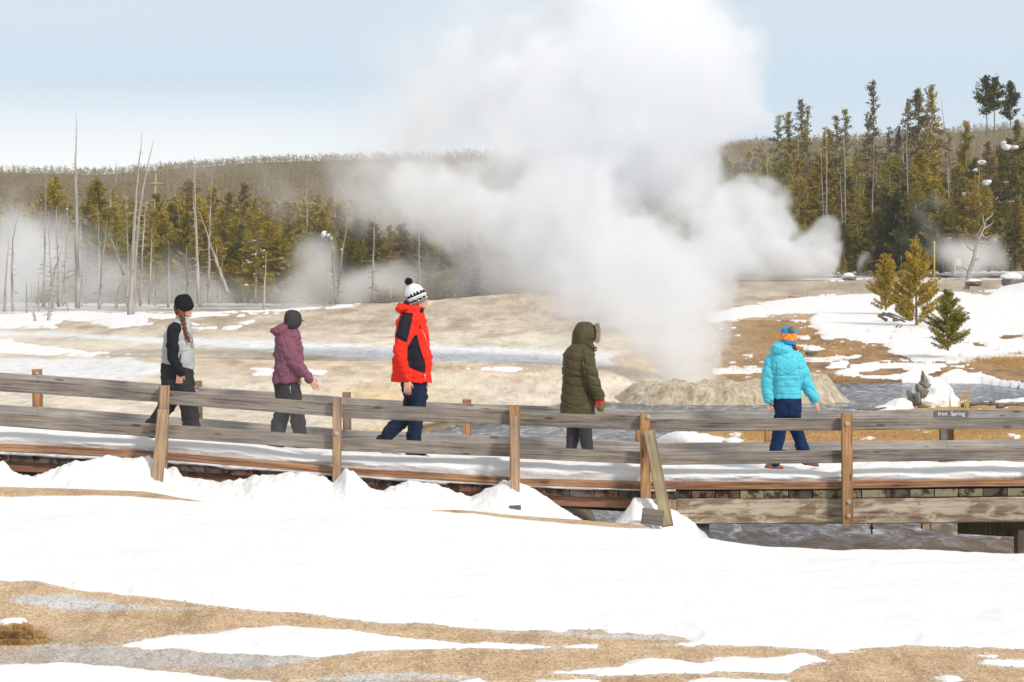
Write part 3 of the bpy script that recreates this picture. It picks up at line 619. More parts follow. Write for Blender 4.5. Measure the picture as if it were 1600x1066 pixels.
# snow packed on the deck
WALK = [(-100, .52), (0, .455), (310, .34), (460, .25), (650, .165), (890, .085), (1000, .03), (1200, -.005), (1700, .005)]
du = np.arange(-70, 1690, 3.); NV = 70
S_ = np.linspace(0, 1, NV)
xs = X(du, 33.1)
kt = CAMZ - (np.interp(du, [-60, 249, 527, 803, 1009, 1323, 1680], [690, 706, 729.5, 747, 752.8, 751, 747]) - HV) * 33.1 / F
wz = np.interp(du, *zip(*WALK))
V = np.zeros((NV, len(du), 3)); 
edgey = 33.10 + fbm(xs * 1.3, xs * 0, 4) * .03
bermz = np.maximum(wz + .035, kt + .12) + fbm(xs * .9, xs * 0 + 4, 5) * .085
for i, s in enumerate(S_):
    if s < .28:                                   # front face, from the kerb up
        t = s / .28; y = edgey + .02 - .03 * math.sin(t * math.pi) * (1 + 1.6 * fbm(xs * 2.5, xs * 0 + t * 2, 4)) + (.10 * t ** 3); z = kt - .012 + (bermz - kt) * t ** .8
    else:
        t = (s - .28) / .72; y = edgey + .12 + t * 1.72; tt = np.clip(t / .22, 0, 1); zz = bermz + (wz - bermz) * sstep(0, 1, tt)
        zz = zz + .05 * sstep(.82, .95, t); foot = fbm(xs * 3.2, y * 3.2, 4)
        z = zz + foot * .05 * (1 if t > .15 else .4) + fbm(xs * 15, y * 15, 2) * .006
        if i == NV - 1: z = kt - .05
    V[i, :, 0] = xs * y / 33.1 * 0 + xs; V[i, :, 1] = y; V[i, :, 2] = z
V[:, :, 1] += 0
me = np_mesh('deck_snow', V.reshape(-1, 3), quads(NV, len(du))); tag(link('deck_snow', me, mat=M_snow), kind='structure')
# grey ice hanging below the kerb at the left
tI = NT('dirty_ice'); nI = tI.noise(tI.co((1, 1, 2)), 6, 5); tI.col(tI.ramp(nI, [(.35, (.30, .28, .27)), (.6, (.62, .62, .63))])); tI.bump(nI, .5, .03); tI.set(.45, .5)
V = []; 
iu = np.arange(-60, 1062, 6.)
for uu in iu:
    k = kb(uu); h = (5 + 3 * float(fbm(np.array([uu / 40]), np.array([3.]))[0])) * 33 / F * (1.0 if uu < 700 else .55); z = CAMZ - (k - HV) * 33.05 / F + .004
    for (y, dz) in ((33.035, 0), (33.015, -h * .5), (33.035, -h), (33.06, -h)): V.append((X(uu, 33.03), y, z + dz))
Q = [(i * 4 + k, i * 4 + k + 1, (i + 1) * 4 + k + 1, (i + 1) * 4 + k) for i in range(len(iu) - 1) for k in range(3)]
link('ice_crust', mesh('ice_crust', V, Q, True), bw, tI.m)

# name plaque on the far rail
pl = empty('name_plaque', at(1486, 647, YF - .03), 'grey name plaque reading Iron Spring screwed on the far top rail', 'sign')
mb = MB(); mb.box((0, 0, 0), (52 * YF / F, .012, 13.5 * YF / F)); mb.build('plate', plain('plaque_grey', (.11, .11, .12), .5), pl, world=Matrix.Translation(at(1487, 648, YF - .034)))
for word, uc in (('Iron', 1473), ('Spring', 1496.5)):
    fc = bpy.data.curves.new('lettering', 'FONT'); fc.body = word; fc.size = .070; fc.align_x = 'CENTER'; fc.extrude = .001
    fo = bpy.data.objects.new('lettering', fc); C.objects.link(fo); dgx = bpy.context.evaluated_depsgraph_get(); tm = bpy.data.meshes.new_from_object(fo.evaluated_get(dgx)); bpy.data.objects.remove(fo)
    link('lettering', tm, pl, MATS.get('white_paint') or plain('white_paint', (.8, .8, .78), .5), Matrix.Translation(at(uc, 649.3, YF - .043)) @ Matrix.Rotation(R(90), 4, 'X'))
# ------------------------------------------------------------------ geyser cone, stump, small things
def rock_mat(name, a, b, c):
    t = NT(name); n = t.noise(t.co((1.4, 1.4, .9)), 3.0, 7, .7, .8); n2 = t.noise(t.co((3, 3, .8)), 3, 4)
    t.col(t.ramp(t.math('MULTIPLY', t.math('ADD', n, n2), .5), [(.36, a), (.5, b), (.64, c)])); t.bump(n, .8, .06); t.set(.9, .2); return t.m
M_cone = rock_mat('geyserite', (.24, .19, .13), (.42, .36, .27), (.60, .53, .42))
yc = 77.0
n1, n2 = 150, 60; V = np.zeros((n2, n1, 3)); 
toph = [(930, 604), (955, 600), (1000, 598), (1060, 600), (1110, 601), (1150, 599), (1190, 597), (1225, 594), (1255, 590), (1280, 587), (1300, 592), (1318, 604), (1334, 620), (1342, 634)]
ang = np.linspace(0, 2 * math.pi, n1, endpoint=False)
for j in range(n2):
    r = j / (n2 - 1) * 1.0
    rr = max(r, 1e-3)
    cx, hw, hd = X(1136, yc), X(1345, yc) - X(1136, yc), 2.6
    px = cx + hw * rr * np.cos(ang); py = yc + hd * rr * np.sin(ang) * (1 - .25 * np.cos(ang))
    pu = 800 + F * px / yc; top = CAMZ - (np.interp(pu, *zip(*toph)) - HV) * yc / F
    prof = 1 - sstep(.66, 1.0, r * (1 + .10 * fbm(np.cos(ang) * 3, np.sin(ang) * 3, 3)) * np.ones(n1)) ** 1.0
    bowl = .22 * (1 - sstep(.15, .5, r)) 
    ero = fbm(px * 2.2, py * 1.2, 4) * .16 + fbm(px * 6, py * 5, 3) * .08
    z = -1.25 + (top + 1.25) * prof - bowl + ero * sstep(.2, .6, r)
    col = fbm(ang * 6, ang * 0 + r * 1.5, 3); px = px + .09 * col * np.cos(ang) * prof; py = py + .25 * col * np.sin(ang)
    V[j, :, 0] = px; V[j, :, 1] = py; V[j, :, 2] = z
i = np.arange(n2 * n1).reshape(n2, n1); ii = np.concatenate([i, i[:, :1]], 1)
Q = np.stack([ii[:-1, :-1], ii[:-1, 1:], ii[1:, 1:], ii[1:, :-1]], -1).reshape(-1, 4)[:, ::-1]
me = np_mesh('geyser_cone', V.reshape(-1, 3), Q); tag(link('geyser_cone', me, mat=M_cone), 'low tan geyserite cone with furrowed sides on the river bank, under the steam', 'geyser cone')

M_bark = wood('grey_dead_wood', (.16, .14, .13), (.34, .31, .285), (.50, .47, .44), axis=2, cracks=.7)
M_darkdead = wood('dark_dead_wood', (.05, .045, .04), (.15, .135, .12), (.27, .25, .23), axis=2)
def lumpy(c, r, seed, amp=.25, nu=28, nv=18, fl=None):
    mb = MB(); mb.ell((0, 0, 0), (1, 1, 1), nu=nu, nv=nv); a = np.array(mb.V)
    q = fbm(a[:, 0] * 1.7 + seed * 7, a[:, 1] * 1.7 + a[:, 2] * 2.1 + seed * 3, 4); q2 = fbm(a[:, 2] * 3 + seed, a[:, 0] * 3 - a[:, 1] * 2, 3)
    a = a * (1 + amp * q[:, None] + amp * .4 * q2[:, None]); a = a * np.array(r)
    if fl is not None: a[:, 2] = np.maximum(a[:, 2], fl)
    mb.V = [tuple(v) for v in (a + np.array(c))]; return mb
def smoothcap(name, solids, vox, parent=None, mat=None, sm=3):
    mb = MB()
    for q in solids: mb.add(q.V, q.F)
    return link(name, remesh(mb, vox, sm), parent, mat or M_snow)
# snow-covered stump on the near bank
ys_ = 63.0
st = empty('stump', at(1447, 632, ys_), 'grey broken driftwood stump half buried in a peaked snow mound by the river', 'tree stump')
mb = MB(); mb.tube([at(1449, 604, ys_), at(1446, 597, ys_), at(1443, 588, ys_), at(1441, 579, ys_)], [.10, .075, .05, .015], 9); mb.tube([at(1452, 606, ys_ - .2), at(1444, 601, ys_ - .2), at(1436, 597, ys_ - .2)], [.09, .06, .025], 8)
mb.tube([at(1441, 620, ys_ - .45), at(1438, 610, ys_ - .5), at(1432, 601, ys_ - .5)], [.12, .10, .05], 9); mb.tube([at(1448, 614, ys_ - .4), at(1437, 606, ys_ - .45)], [.08, .03], 8)
mb.tube([at(1428, 634, ys_ - .8), at(1425, 622, ys_ - .8), at(1419, 612, ys_ - .7)], [.11, .10, .05], 9); mb.tube([at(1423, 621, ys_ - .8), at(1433, 616, ys_ - .9), at(1436, 634, ys_ - .9)], [.06, .07, .08], 8)
mb.build('trunk', M_darkdead, st, True)
smoothcap('snow_cap', [lumpy(at(1462, 624, ys_), (.42, .5, .42), 1, .18), lumpy(at(1452, 604, ys_ + .1), (.15, .22, .24), 2, .2), lumpy(at(1446, 594, ys_ + .15), (.085, .1, .16), 4, .2),
    lumpy(at(1476, 632, ys_), (.38, .5, .22), 3), lumpy(at(1448, 629, ys_ - .2), (.4, .5, .18), 5), lumpy(at(1408, 635, ys_ - .6), (.34, .4, .20), 6), lumpy(at(1431, 612, ys_ - .35), (.1, .15, .12), 7), lumpy(at(1400, 640, ys_ - .6), (.5, .5, .12), 8)], .03, st)
# small driftwood on the near bank
def twigs(name, L, r, mat, **k):
    mb = MB()
    for P in L: mb.tube([at(*p) for p in P], [r * (1 - .7 * i / (len(P) - 1)) for i in range(len(P))], 6)
    return tag(mb.build(name, mat, None, True), **k)
twigs('driftwood', [[(1565, 673, 56), (1572, 677, 55.9), (1580, 682, 55.8)], [(1572, 676, 55.8), (1590, 678, 55.9), (1606, 676, 56)], [(1588, 678, 55.7), (1598, 672, 55.9), (1612, 670, 56)]], .05, M_darkdead, label='dark driftwood branch lying on the brown bank behind the far rail at the right edge', cat='driftwood')
twigs('driftwood', [[(1500, 634, 62), (1530, 630, 62), (1570, 632, 62), (1620, 628, 62)], [(1558, 636, 61.5), (1580, 631, 61.7), (1604, 634, 61.5)], [(1546, 631, 62), (1555, 626, 62.1)]], .06, M_darkdead, label='long dark fallen log under a snow strip on the near bank at the right', cat='fallen log')
twigs('driftwood', [[(1340, 642, 61), (1365, 640, 61), (1385, 637, 61)]], .05, M_darkdead, label='short dark stick at the river edge left of the snowy stump', cat='stick')
twigs('driftwood', [[(1462, 671, 57), (1474, 675, 56.9)], [(1454, 672, 57), (1464, 673, 56.9)]], .045, M_darkdead, label='small dark snow-tipped root on the brown bank below the name plaque', cat='root')
twigs('dead_branch', [[(1232, 463, 175), (1262, 468, 174), (1291, 475, 174)], [(1262, 455, 175), (1264, 472, 174)], [(1290, 459, 174), (1291, 474, 174)], [(1247, 470, 174), (1240, 462, 174)], [(1273, 471, 174), (1275, 460, 174)]], .05, M_bark, label='thin broken branches poking out of the snowfield right of the steam', cat='dead branch')
twigs('dead_branch', [[(1325, 453, 176), (1322, 462, 176), (1325, 472, 175)], [(1322, 462, 176), (1315, 468, 176)]], .06, M_bark, label='small forked dead twig sticking out of the snowfield', cat='twig')
twigs('dead_branch', [[(1385, 500, 128), (1372, 494, 128.5)], [(1372, 494, 128), (1390, 490, 128), (1410, 497, 127)], [(1395, 500, 127), (1420, 499, 127)], [(1380, 490, 128), (1398, 497, 127.5), (1415, 503, 127)]], .09, M_darkdead, label='grey fallen branches in the snow at the foot of the small golden pines', cat='fallen branch')
twigs('dead_branch', [[(1400, 512, 122), (1404, 506, 122)], [(1404, 513, 122), (1410, 508, 122)]], .05, M_darkdead, label='tiny dark twig tuft in the snow left of the dark green sapling', cat='twig')
twigs('dead_branch', [[(648, 709, 33.9), (655, 710.5, 33.85), (664, 711, 33.8), (676, 715, 33.75)]], .012, M_darkdead, label='short dark twig on the snowy walkway by the feet of the person in red', cat='twig')
# dry reeds
M_reed = plain('dry_reed', (.50, .33, .13), .8)
rr = random.Random(3); mb = MB()
for k in range(16):
    u = rr.choice([1497, 1508, 1511, 1499, 1512, 1484]) + rr.uniform(-2, 2); h = rr.uniform(18, 46)
    mb.tube([at(u, 641, 58.6), at(u + rr.uniform(-2, 2), 641 - h * .6, 58.6), at(u + rr.uniform(-5, 5), 641 - h, 58.6)], [.011, .009, .004], 5)
tag(mb.build('dry_reeds', M_reed), 'few tall dry yellow reed stalks right of the snowy stump', 'reeds')
# snow boulders by the wood
def boulder(u, v, w, h, y, lab, seed):
    t = empty('boulder', at(u, v, y), lab, 'boulder'); s = y / F
    lumpy(at(u, v + h * .35, y), (w * s * .47, w * s * .4, h * s * .75), seed, .3).build('rock', M_darkdead, t, True)
    lumpy(at(u - 1, v - h * .30, y), (w * s * .42, w * s * .40, h * s * .55), seed + 3, .3).build('snow_cap', M_snow, t, True)
boulder(1327, 434, 22, 9, 232, 'snow-capped boulder at the edge of the wood right of the steam', 2)
boulder(1268, 549, 20, 7, 100, 'small snow-capped rock on the brown grass behind the person in turquoise', 5)
boulder(1522, 441, 30, 6, 195, 'long snow-capped rock beside the leaning dead tree', 7)
boulder(1582, 437, 40, 12, 192, 'large snow-covered rock hump at the right edge of the snowfield', 9)
boulder(1510, 631, 12, 7, 60, 'small snow-capped rock between the reeds and the log', 11)
boulder(508, 371, 14, 12, 268, 'lump of snow lodged in the dead fork in the left wood', 13)
# poles
M_yel = plain('yellow_paint', (.62, .48, .03), .6); M_pale = plain('pale_wood_pole', (.55, .42, .28), .8); M_white = plain('sign_white', (.75, .75, .74), .5)
p = empty('marker_pole', at(1460, 429, 236), 'thin bright yellow marker pole at the foot of the right-hand wood', 'pole')
mb = MB(); mb.tube([at(1460, 432, 236), at(1460, 378, 236)], .055, 8); mb.build('pole', M_yel, p); mb = MB(); mb.tube([at(1460, 380, 236), at(1460, 377, 236)], .07, 8); mb.build('cap', M_yel, p)
p = empty('notice_board', at(1492, 429, 236), 'small white notice on a pale wooden post in the mist right of the yellow pole', 'sign')
mb = MB(); mb.tube([at(1492, 432, 236), at(1491.5, 394, 236)], .075, 8); mb.build('post', M_pale, p); mb = MB(); mb.box(at(1498, 410, 235.9), (.42, .05, .55)); mb.build('panel', M_white, p)
p = empty('utility_pole', at(242, 330, 300), 'bare wooden utility pole with one cross arm above the left wood', 'utility pole')
mb = MB(); mb.tube([at(241, 345, 300), at(242, 310, 300), at(243.5, 272, 300)], [.10, .09, .07], 8); mb.build('pole', M_pale, p)
mb = MB(); mb.box(at(244, 286, 299.8), (23 * 300 / F, .10, .09)); mb.build('cross_arm', M_pale, p)
for u in (233.5, 236, 252, 254.5):
    mb = MB(); mb.tube([at(u, 285.5, 299.8), at(u, 282, 299.8)], [.09, .06], 8); mb.build('insulator', M_darkdead, p)
# dry grass: clumps with their own blades
def grassmesh(name, spots, mat, parent=None, seed=1, world=None):
    r = np.random.RandomState(seed); V = []; Q = []
    for (x, y, z, n, rad, h, lean) in spots:
        a = r.rand(n) * 6.283; d = np.sqrt(r.rand(n)) * rad; bx = x + np.cos(a) * d; by = y + np.sin(a) * d
        hh = h * (.5 + .7 * r.rand(n)) * (1 - .35 * d / max(rad, 1e-6)); la = r.rand(n) * 6.283; lo = lean * hh * (.4 + r.rand(n)); w = .0035 + .00011 * y
        ox = np.cos(la) * lo + (bx - x) * .5; oy = np.sin(la) * lo
        for i in range(n):
            b = len(V); V += [(bx[i] - w / 2, by[i], z - .03), (bx[i] + w / 2, by[i], z - .03), (bx[i] + ox[i] * .45 + w * .4, by[i] + oy[i] * .4, z + hh[i] * .65), (bx[i] + ox[i] * .45 - w * .4, by[i] + oy[i] * .4, z + hh[i] * .65), (bx[i] + ox[i], by[i] + oy[i], z + hh[i] * (.9 - lean * .3))]
            Q += [(b, b + 1, b + 2, b + 3), (b + 3, b + 2, b + 4)]
    me = bpy.data.meshes.new(name); me.from_pydata(V, [], Q); me.update(); return link(name, me, parent, mat, world)
tG = NT('dry_grass'); nG = tG.noise(tG.co(), 7, 4); tG.col(tG.ramp(nG, [(.3, (.22, .12, .05)), (.5, (.42, .25, .10)), (.72, (.62, .44, .22))])); tG.set(.85, .2); M_grass = tG.m
ct = at(28, 990, 22.3); gt = empty('grass_tussock', (ct.x, ct.y, gz(ct.x, ct.y)), 'brown grass tussock with a cap of snow on the gravel at the left edge', 'grass tussock')
zg = gz(ct.x, ct.y); 
lumpy((ct.x - .03, ct.y, zg), (.19, .15, .15), 3, .15).build('root_mound', M_grass, gt, True)
grassmesh('blades', [(ct.x - .03 + .045 * k, ct.y - .05 - .02 * (k % 2), zg + .09 - .022 * abs(k), 500, .10, .075, 1.5) for k in range(-3, 4)] + [(ct.x + .02 * k, ct.y - .12, zg, 300, .14, .06, 1.4) for k in range(-6, 8, 3)], M_grass, gt)
lumpy((ct.x - .05, ct.y + .03, zg + .115), (.125, .11, .055), 8, .3).build('snow_cap', M_snow, gt, True)
# brown grass on the banks (uncountable)
rg = np.random.RandomState(11); sp = []
def scatter(P, n, ydist, h, rad, cnt, lean=.3):
    P = np.array(P, float); k = 0; tries = 0
    while k < n and tries < n * 6:
        tries += 1
        u = rg.uniform(P[:, 0].min(), P[:, 0].max()); v = rg.uniform(P[:, 1].min(), P[:, 1].max())
        if polysd(P, np.array([u]), np.array([v]), 50)[0] <= 0: continue
        y = ydist(v); x = X(u, y); z = gz(x, y)
        y = (CAMZ - z) * F / (v - HV); y = min(max(y, 37), 240); x = X(u, y)
        z = gz(x, y)
        if z < -1.0: continue
        if any(polysd(Pq, np.array([u]), np.array([v]), 50)[0] > -1 for Pq in SNOW_FAR): continue
        sp.append((x, y, z, cnt, rad, h * (.6 + .8 * rg.rand()), lean)); k += 1
scatter([(1285, 590), (1600, 600), (1600, 612), (1500, 604), (1380, 598), (1290, 600)], 170, lambda v: 92, .26, .5, 90)
scatter([(1120, 520), (1250, 500), (1390, 545), (1330, 560), (1300, 590), (1120, 575)], 200, lambda v: 105, .09, .9, 60)
scatter([(1500, 565), (1600, 560), (1600, 600), (1520, 590)], 90, lambda v: 98, .12, .7, 60)
scatter([(1130, 660), (1600, 640), (1600, 690), (1130, 700)], 330, lambda v: 56, .07, .4, 60)
scatter([(945, 690), (985, 666), (1000, 672), (1000, 694)], 26, lambda v: 58, .36, .25, 90, .5)
scatter([(985, 690), (1000, 684), (1085, 686), (1080, 690)], 14, lambda v: 57, .15, .25, 40, .7)
scatter([(1120, 660), (1200, 668), (1140, 690), (1100, 680)], 20, lambda v: 57, .22, .4, 40, .7)
tag(grassmesh('dry_grass', sp, M_grass), 'dry brown grass along the river banks', 'grass', kind='stuff')
# loose pebbles on the gravel in front
r = np.random.RandomState(4); n = 9000; yy_ = 19.8 + r.rand(n) * 4.6; xx = (r.rand(n) * 1700 - 50 - 800) * yy_ / F
zz, _ = ground_z(xx[None], yy_[None]); zz = zz[0]; s = .003 + .010 * r.rand(n) ** 4
O = np.array([(1, 0, 0), (0, 1, 0), (-1, 0, 0), (0, -1, 0), (0, 0, .7), (0, 0, -.7)], float)
V = (O[None] * s[:, None, None] * (1 + .5 * r.rand(n, 6, 1))) + np.stack([xx, yy_, zz], -1)[:, None]
T = np.array([(0, 1, 4), (1, 2, 4), (2, 3, 4), (3, 0, 4), (1, 0, 5), (2, 1, 5), (3, 2, 5), (0, 3, 5)])
Q = (T[None] + (np.arange(n) * 6)[:, None, None]).reshape(-1, 3)
tp = NT('pebbles'); np_ = tp.noise(tp.co(), 60, 2); tp.col(tp.ramp(np_, [(.35, (.22, .14, .08)), (.5, (.42, .31, .2)), (.68, (.72, .62, .48))])); tp.set(.9, .2)
tag(link('pebbles', np_mesh('pebbles', V.reshape(-1, 3), Q, True), mat=tp.m), 'loose pebbles on the gravel in the foreground', 'pebbles', kind='stuff')
print('props', round(time.time() - T0, 1))
# ------------------------------------------------------------------ trees
def leafmat(name, stops, var=.25):
    t = NT(name); oi = t.N('ShaderNodeObjectInfo'); c = t.ramp(oi.outputs['Random'], stops)
    n = t.noise(t.co(rnd=True), .55, 3); c = t.mix(1.0, c, t.ramp(n, [(.32, (1 - var * 1.4,) * 3), (.68, (1 + var * 1.6, 1 + var * 1.3, 1 + var * .4))]), 'MULTIPLY')
    n2 = t.noise(t.co(rnd=True), 5, 2); c = t.mix(1.0, c, t.ramp(n2, [(.35, (.6, .64, .6)), (.65, (1.25, 1.2, 1.1))]), 'MULTIPLY')
    t.col(c); t.set(.75, .25); t.b.inputs['Subsurface Weight'].default_value = 0; return t.m
G1 = leafmat('pine_foliage_olive', [(0, (.17, .17, .032)), (.35, (.27, .225, .035)), (.6, (.20, .19, .04)), (.8, (.30, .24, .04)), (1, (.30, .22, .045))])
G2 = leafmat('pine_foliage_gold', [(0, (.31, .26, .035)), (.5, (.36, .27, .035)), (1, (.26, .235, .035))])
G3 = leafmat('pine_foliage_dark', [(0, (.045, .060, .018)), (.5, (.07, .08, .022)), (1, (.11, .105, .028))])
G4 = leafmat('pine_foliage_dull', [(0, (.17, .14, .095)), (.4, (.23, .175, .115)), (.7, (.17, .165, .08)), (1, (.22, .16, .09))])
tT = NT('pine_bark'); nT = tT.noise(tT.co((2, 2, .5)), 2, 5); tT.col(tT.ramp(nT, [(.35, (.15, .115, .09)), (.65, (.34, .28, .23))])); tT.set(.9, .2); M_trunk = tT.m
tS = NT('snag_wood'); nS = tS.noise(tS.co((2, 2, .3), rnd=True), 1.5, 5); tS.col(tS.ramp(nS, [(.3, (.17, .15, .135)), (.55, (.36, .325, .295)), (.75, (.50, .46, .42))])); tS.set(.9, .2); M_snag = tS.m
def tufts(P, D, size, r, nb=4):
    """little fans of needles at points P pointing along D"""
    n = len(P); P = np.repeat(P, nb, 0); D = np.repeat(D, nb, 0); size = np.repeat(size, nb, 0)
    D = D + r.normal(0, .55, D.shape); D /= np.linalg.norm(D, axis=1)[:, None] + 1e-9
    A = np.cross(D, r.normal(0, 1, D.shape)); A /= np.linalg.norm(A, axis=1)[:, None] + 1e-9
    L_ = size[:, None] * (.7 + .6 * r.rand(len(P), 1)); W = L_ * (.17 + .15 * r.rand(len(P), 1))
    P = P + r.normal(0, .55, P.shape) * size[:, None]
    return np.stack([P - D * L_ * .35, P + A * W + D * L_ * .1, P + D * L_ * .75, P - A * W + D * L_ * .1], 1).reshape(-1, 3)
def crown_mesh(name, H, seed, kind):
    """foliage: branches as chains of needle tufts, in uneven whorls"""
    r = np.random.RandomState(seed); P = []; D = []; Sz = []; brV = MB()
    if kind == 'bushy': z0, rad, nb, up = .04, .27 * H, 120, .35
    elif kind == 'small': z0, rad, nb, up = .02, .36 * H, 118, .5
    elif kind == 'tall': z0, rad, nb, up = .42 + .2 * r.rand(), .095 * H, 46, .1
    elif kind == 'top': z0, rad, nb, up = .80 + .05 * r.rand(), .055 * H, 40, .15
    elif kind == 'sparse': z0, rad, nb, up = .22, .12 * H, 56, .0
    else: z0, rad, nb, up = .10, .18 * H, 95, .15                    # 'full'
    gap = r.rand(6) * 6.28
    for k in range(nb):
        t = (k + r.rand()) / nb; t = t ** (.9 if kind in ('bushy', 'small') else 1); z = H * (z0 + (1 - z0) * t); a = r.rand() * 6.283
        if kind == 'top': prof = math.sin(math.pi * min(1, (t * .85 + .14))) ** .8
        elif kind in ('tall', 'sparse'): prof = (1 - t) ** .55 * (.45 + .55 * r.rand()) + .10
        else: prof = (1 - t) ** .8 * min(1, .55 + t * 3) + .05
        prof *= .72 + .4 * math.sin(a * 2 + gap[int(t * 5.99)])* .5 + .25 * r.rand()
        Lb = max(.25, rad * prof); e = up * (.5 + t) + r.uniform(-.15, .2) - (.35 if kind in ('tall', 'full', 'sparse') and t < .6 else 0)
        d = np.array([math.cos(a) * math.cos(e), math.sin(a) * math.cos(e), math.sin(e)])
        n = max(2, int(Lb / (.20 * (H / 12) ** .5))); s = np.linspace(.28 if kind != 'top' else .4, 1, n)
        pts = np.array([0, 0, z]) + d * (s * Lb)[:, None]; pts[:, 2] += (s ** 2) * Lb * (.28 if kind in ('bushy', 'small') else .12)
        P.append(pts); D.append(np.repeat((d + [0, 0, .45])[None], n, 0)); Sz.append(np.full(n, (.30 + .12 * r.rand()) * (H / 12) ** .5) * (1.15 - .35 * s))
        if k % 3 == 0 and kind != 'small': brV.tube([(0, 0, z), tuple(pts[-1] * .9 + np.array([0, 0, z]) * .1)], [.03 * H / 12 + .006, .008], 4, cap=False)
    top = np.array([[0, 0, H * (1 - .02 * i)] for i in range(6)]) + r.normal(0, .03, (6, 3)); P.append(top); D.append(np.tile([0, 0, 1.], (6, 1))); Sz.append(np.full(6, .3 * (H / 12) ** .5))
    P = np.concatenate(P); D = np.concatenate(D); Sz = np.concatenate(Sz)
    nbq = {'bushy': 24, 'small': 30, 'full': 22, 'tall': 17, 'top': 22, 'sparse': 12}[kind]
    V = tufts(P, D, Sz * (.52 if kind != 'small' else .46), r, nbq); Q = np.arange(len(V)).reshape(-1, 4)
    return np_mesh(name, V, Q, False), brV
def trunk_mesh(H, seed, kind, r0):
    r = random.Random(seed); n = 9; lean = r.uniform(-.02, .02); mb = MB()
    P = [(lean * H * t ** 2 * 2 + r.uniform(-.01, .01) * H * .3, r.uniform(-.01, .01) * H * .2, H * t * .99) for t in [i / n for i in range(n + 1)]]
    P = [(0, 0, p[2]) if kind in ('small', 'bushy', 'full') else (p[0] * .0, p[1] * .0, p[2]) for p in P]
    mb.tube(P, [r0 * (1 - .9 * i / n) + .01 for i in range(n + 1)], 7)
    if kind in ('tall', 'top', 'sparse'):
        for k in range(16):
            z = H * r.uniform(.2, .75); a = r.uniform(0, 6.28); L = H * r.uniform(.02, .06); mb.tube([(0, 0, z), (math.cos(a) * L, math.sin(a) * L, z - L * .15)], [.03, .008], 4, cap=False)
    return mb
def snow_blobs(H, seed, n, rad):
    r = random.Random(seed); mb = MB()
    for k in range(n):
        t = r.uniform(.12, .72); a = r.uniform(3.5, 5.9); R_ = rad * (1 - t) * r.uniform(.5, .9); s = r.uniform(.04, .13) * (H / 12)
        for j in range(r.randint(1, 4)):
            q = lumpy((math.cos(a) * R_ + r.uniform(-2, 2) * s, math.sin(a) * R_, H * t + r.uniform(-1.4, 1.4) * s), (s * r.uniform(.4, 1.3), s, s * r.uniform(.35, .9)), k * 5 + j + seed, .5, 8, 5); mb.add(q.V, q.F)
    return mb
PROTO = {}
def proto(kind, i, mats):
    key = (kind, i)
    if key not in PROTO:
        H = {'bushy': 10, 'small': 4, 'full': 14, 'tall': 18, 'top': 18, 'sparse': 16}[kind]; sd = hash_(kind) * 10 + i
        cm, br = crown_mesh('crown', H, sd, kind); tr = trunk_mesh(H, sd, kind, {'bushy': .14, 'small': .05, 'full': .17, 'tall': .17, 'top': .16, 'sparse': .16}[kind])
        tr.add(br.V, br.F); tm = tr.me('trunk', True); tm.materials.append(M_trunk)
        sm = None
        if kind in ('bushy', 'full'): sm = snow_blobs(H, sd, 9, .2 * H).me('snow_clumps', True); sm.materials.append(M_snow)
        PROTO[key] = (H, cm, tm, sm, {})
    return PROTO[key]
def hash_(s): return sum(ord(c) * (i + 3) for i, c in enumerate(s)) % 97
rt = random.Random(77)
def tree(u, v0, y, hpx, kind, mat, label, group=None, name='pine_tree', snow=False, wide=1.0, z=None, cat='pine tree'):
    s = y / F; H_, cm, tm, sm, cache = proto(kind, rt.randrange(4), None); k = hpx * s / H_
    if mat.name not in cache: c2 = cm.copy(); c2.materials.append(mat); cache[mat.name] = c2
    p = at(u, v0, y); 
    if z is not None: p.z = z
    e = bpy.data.objects.new(name, None); C.objects.link(e); e.location = p; e.rotation_euler = (rt.uniform(-.02, .02), rt.uniform(-.03, .03), 0); e.scale = (k * wide, k * wide, k); e.empty_display_size = .3
    tag(e, label, cat, group)
    rz = rt.uniform(0, 6.283)
    for nm, m_ in (('trunk', tm), ('crown', cache[mat.name])) + ((('snow_clumps', sm),) if snow and sm else ()):
        o = bpy.data.objects.new(nm, m_); C.objects.link(o); o.parent = e; o.rotation_euler = (0, 0, rz if nm != 'snow_clumps' else 0)
    return e
# ---- right-hand wood
RB = [(1100, 424), (1300, 428), (1400, 428), (1600, 420), (1700, 412)]
def rb(u): return float(np.interp(u, *zip(*RB)))
tallr = [(1192, 262, 'full', G4), (1215, 182, 'tall', G1), (1228, 178, 'tall', G1), (1252, 158, 'tall', G4), (1266, 168, 'sparse', G1), (1285, 200, 'sparse', G1), (1308, 182, 'tall', G4), (1320, 172, 'tall', G1), (1352, 190, 'sparse', G4),
         (1366, 128, 'tall', G4), (1388, 200, 'sparse', G4), (1412, 158, 'tall', G4), (1436, 142, 'full', G4), (1463, 136, 'tall', G1), (1452, 165, 'sparse', G4), (1480, 210, 'sparse', G4), (1547, 121, 'top', G3), (1552, 124, 'top', G3), (1580, 132, 'top', G3), (1596, 190, 'full', G1), (1508, 192, 'full', G2), (1240, 215, 'sparse', G1), (1298, 205, 'tall', G1), (1335, 230, 'sparse', G1), (1400, 200, 'tall', G4), (1176, 250, 'full', G1), (1570, 230, 'full', G4), (1612, 150, 'full', G1), (1625, 210, 'full', G1), (1160, 262, 'full', G4)]
tl = ['tallest slender pine standing above the right-hand wood']
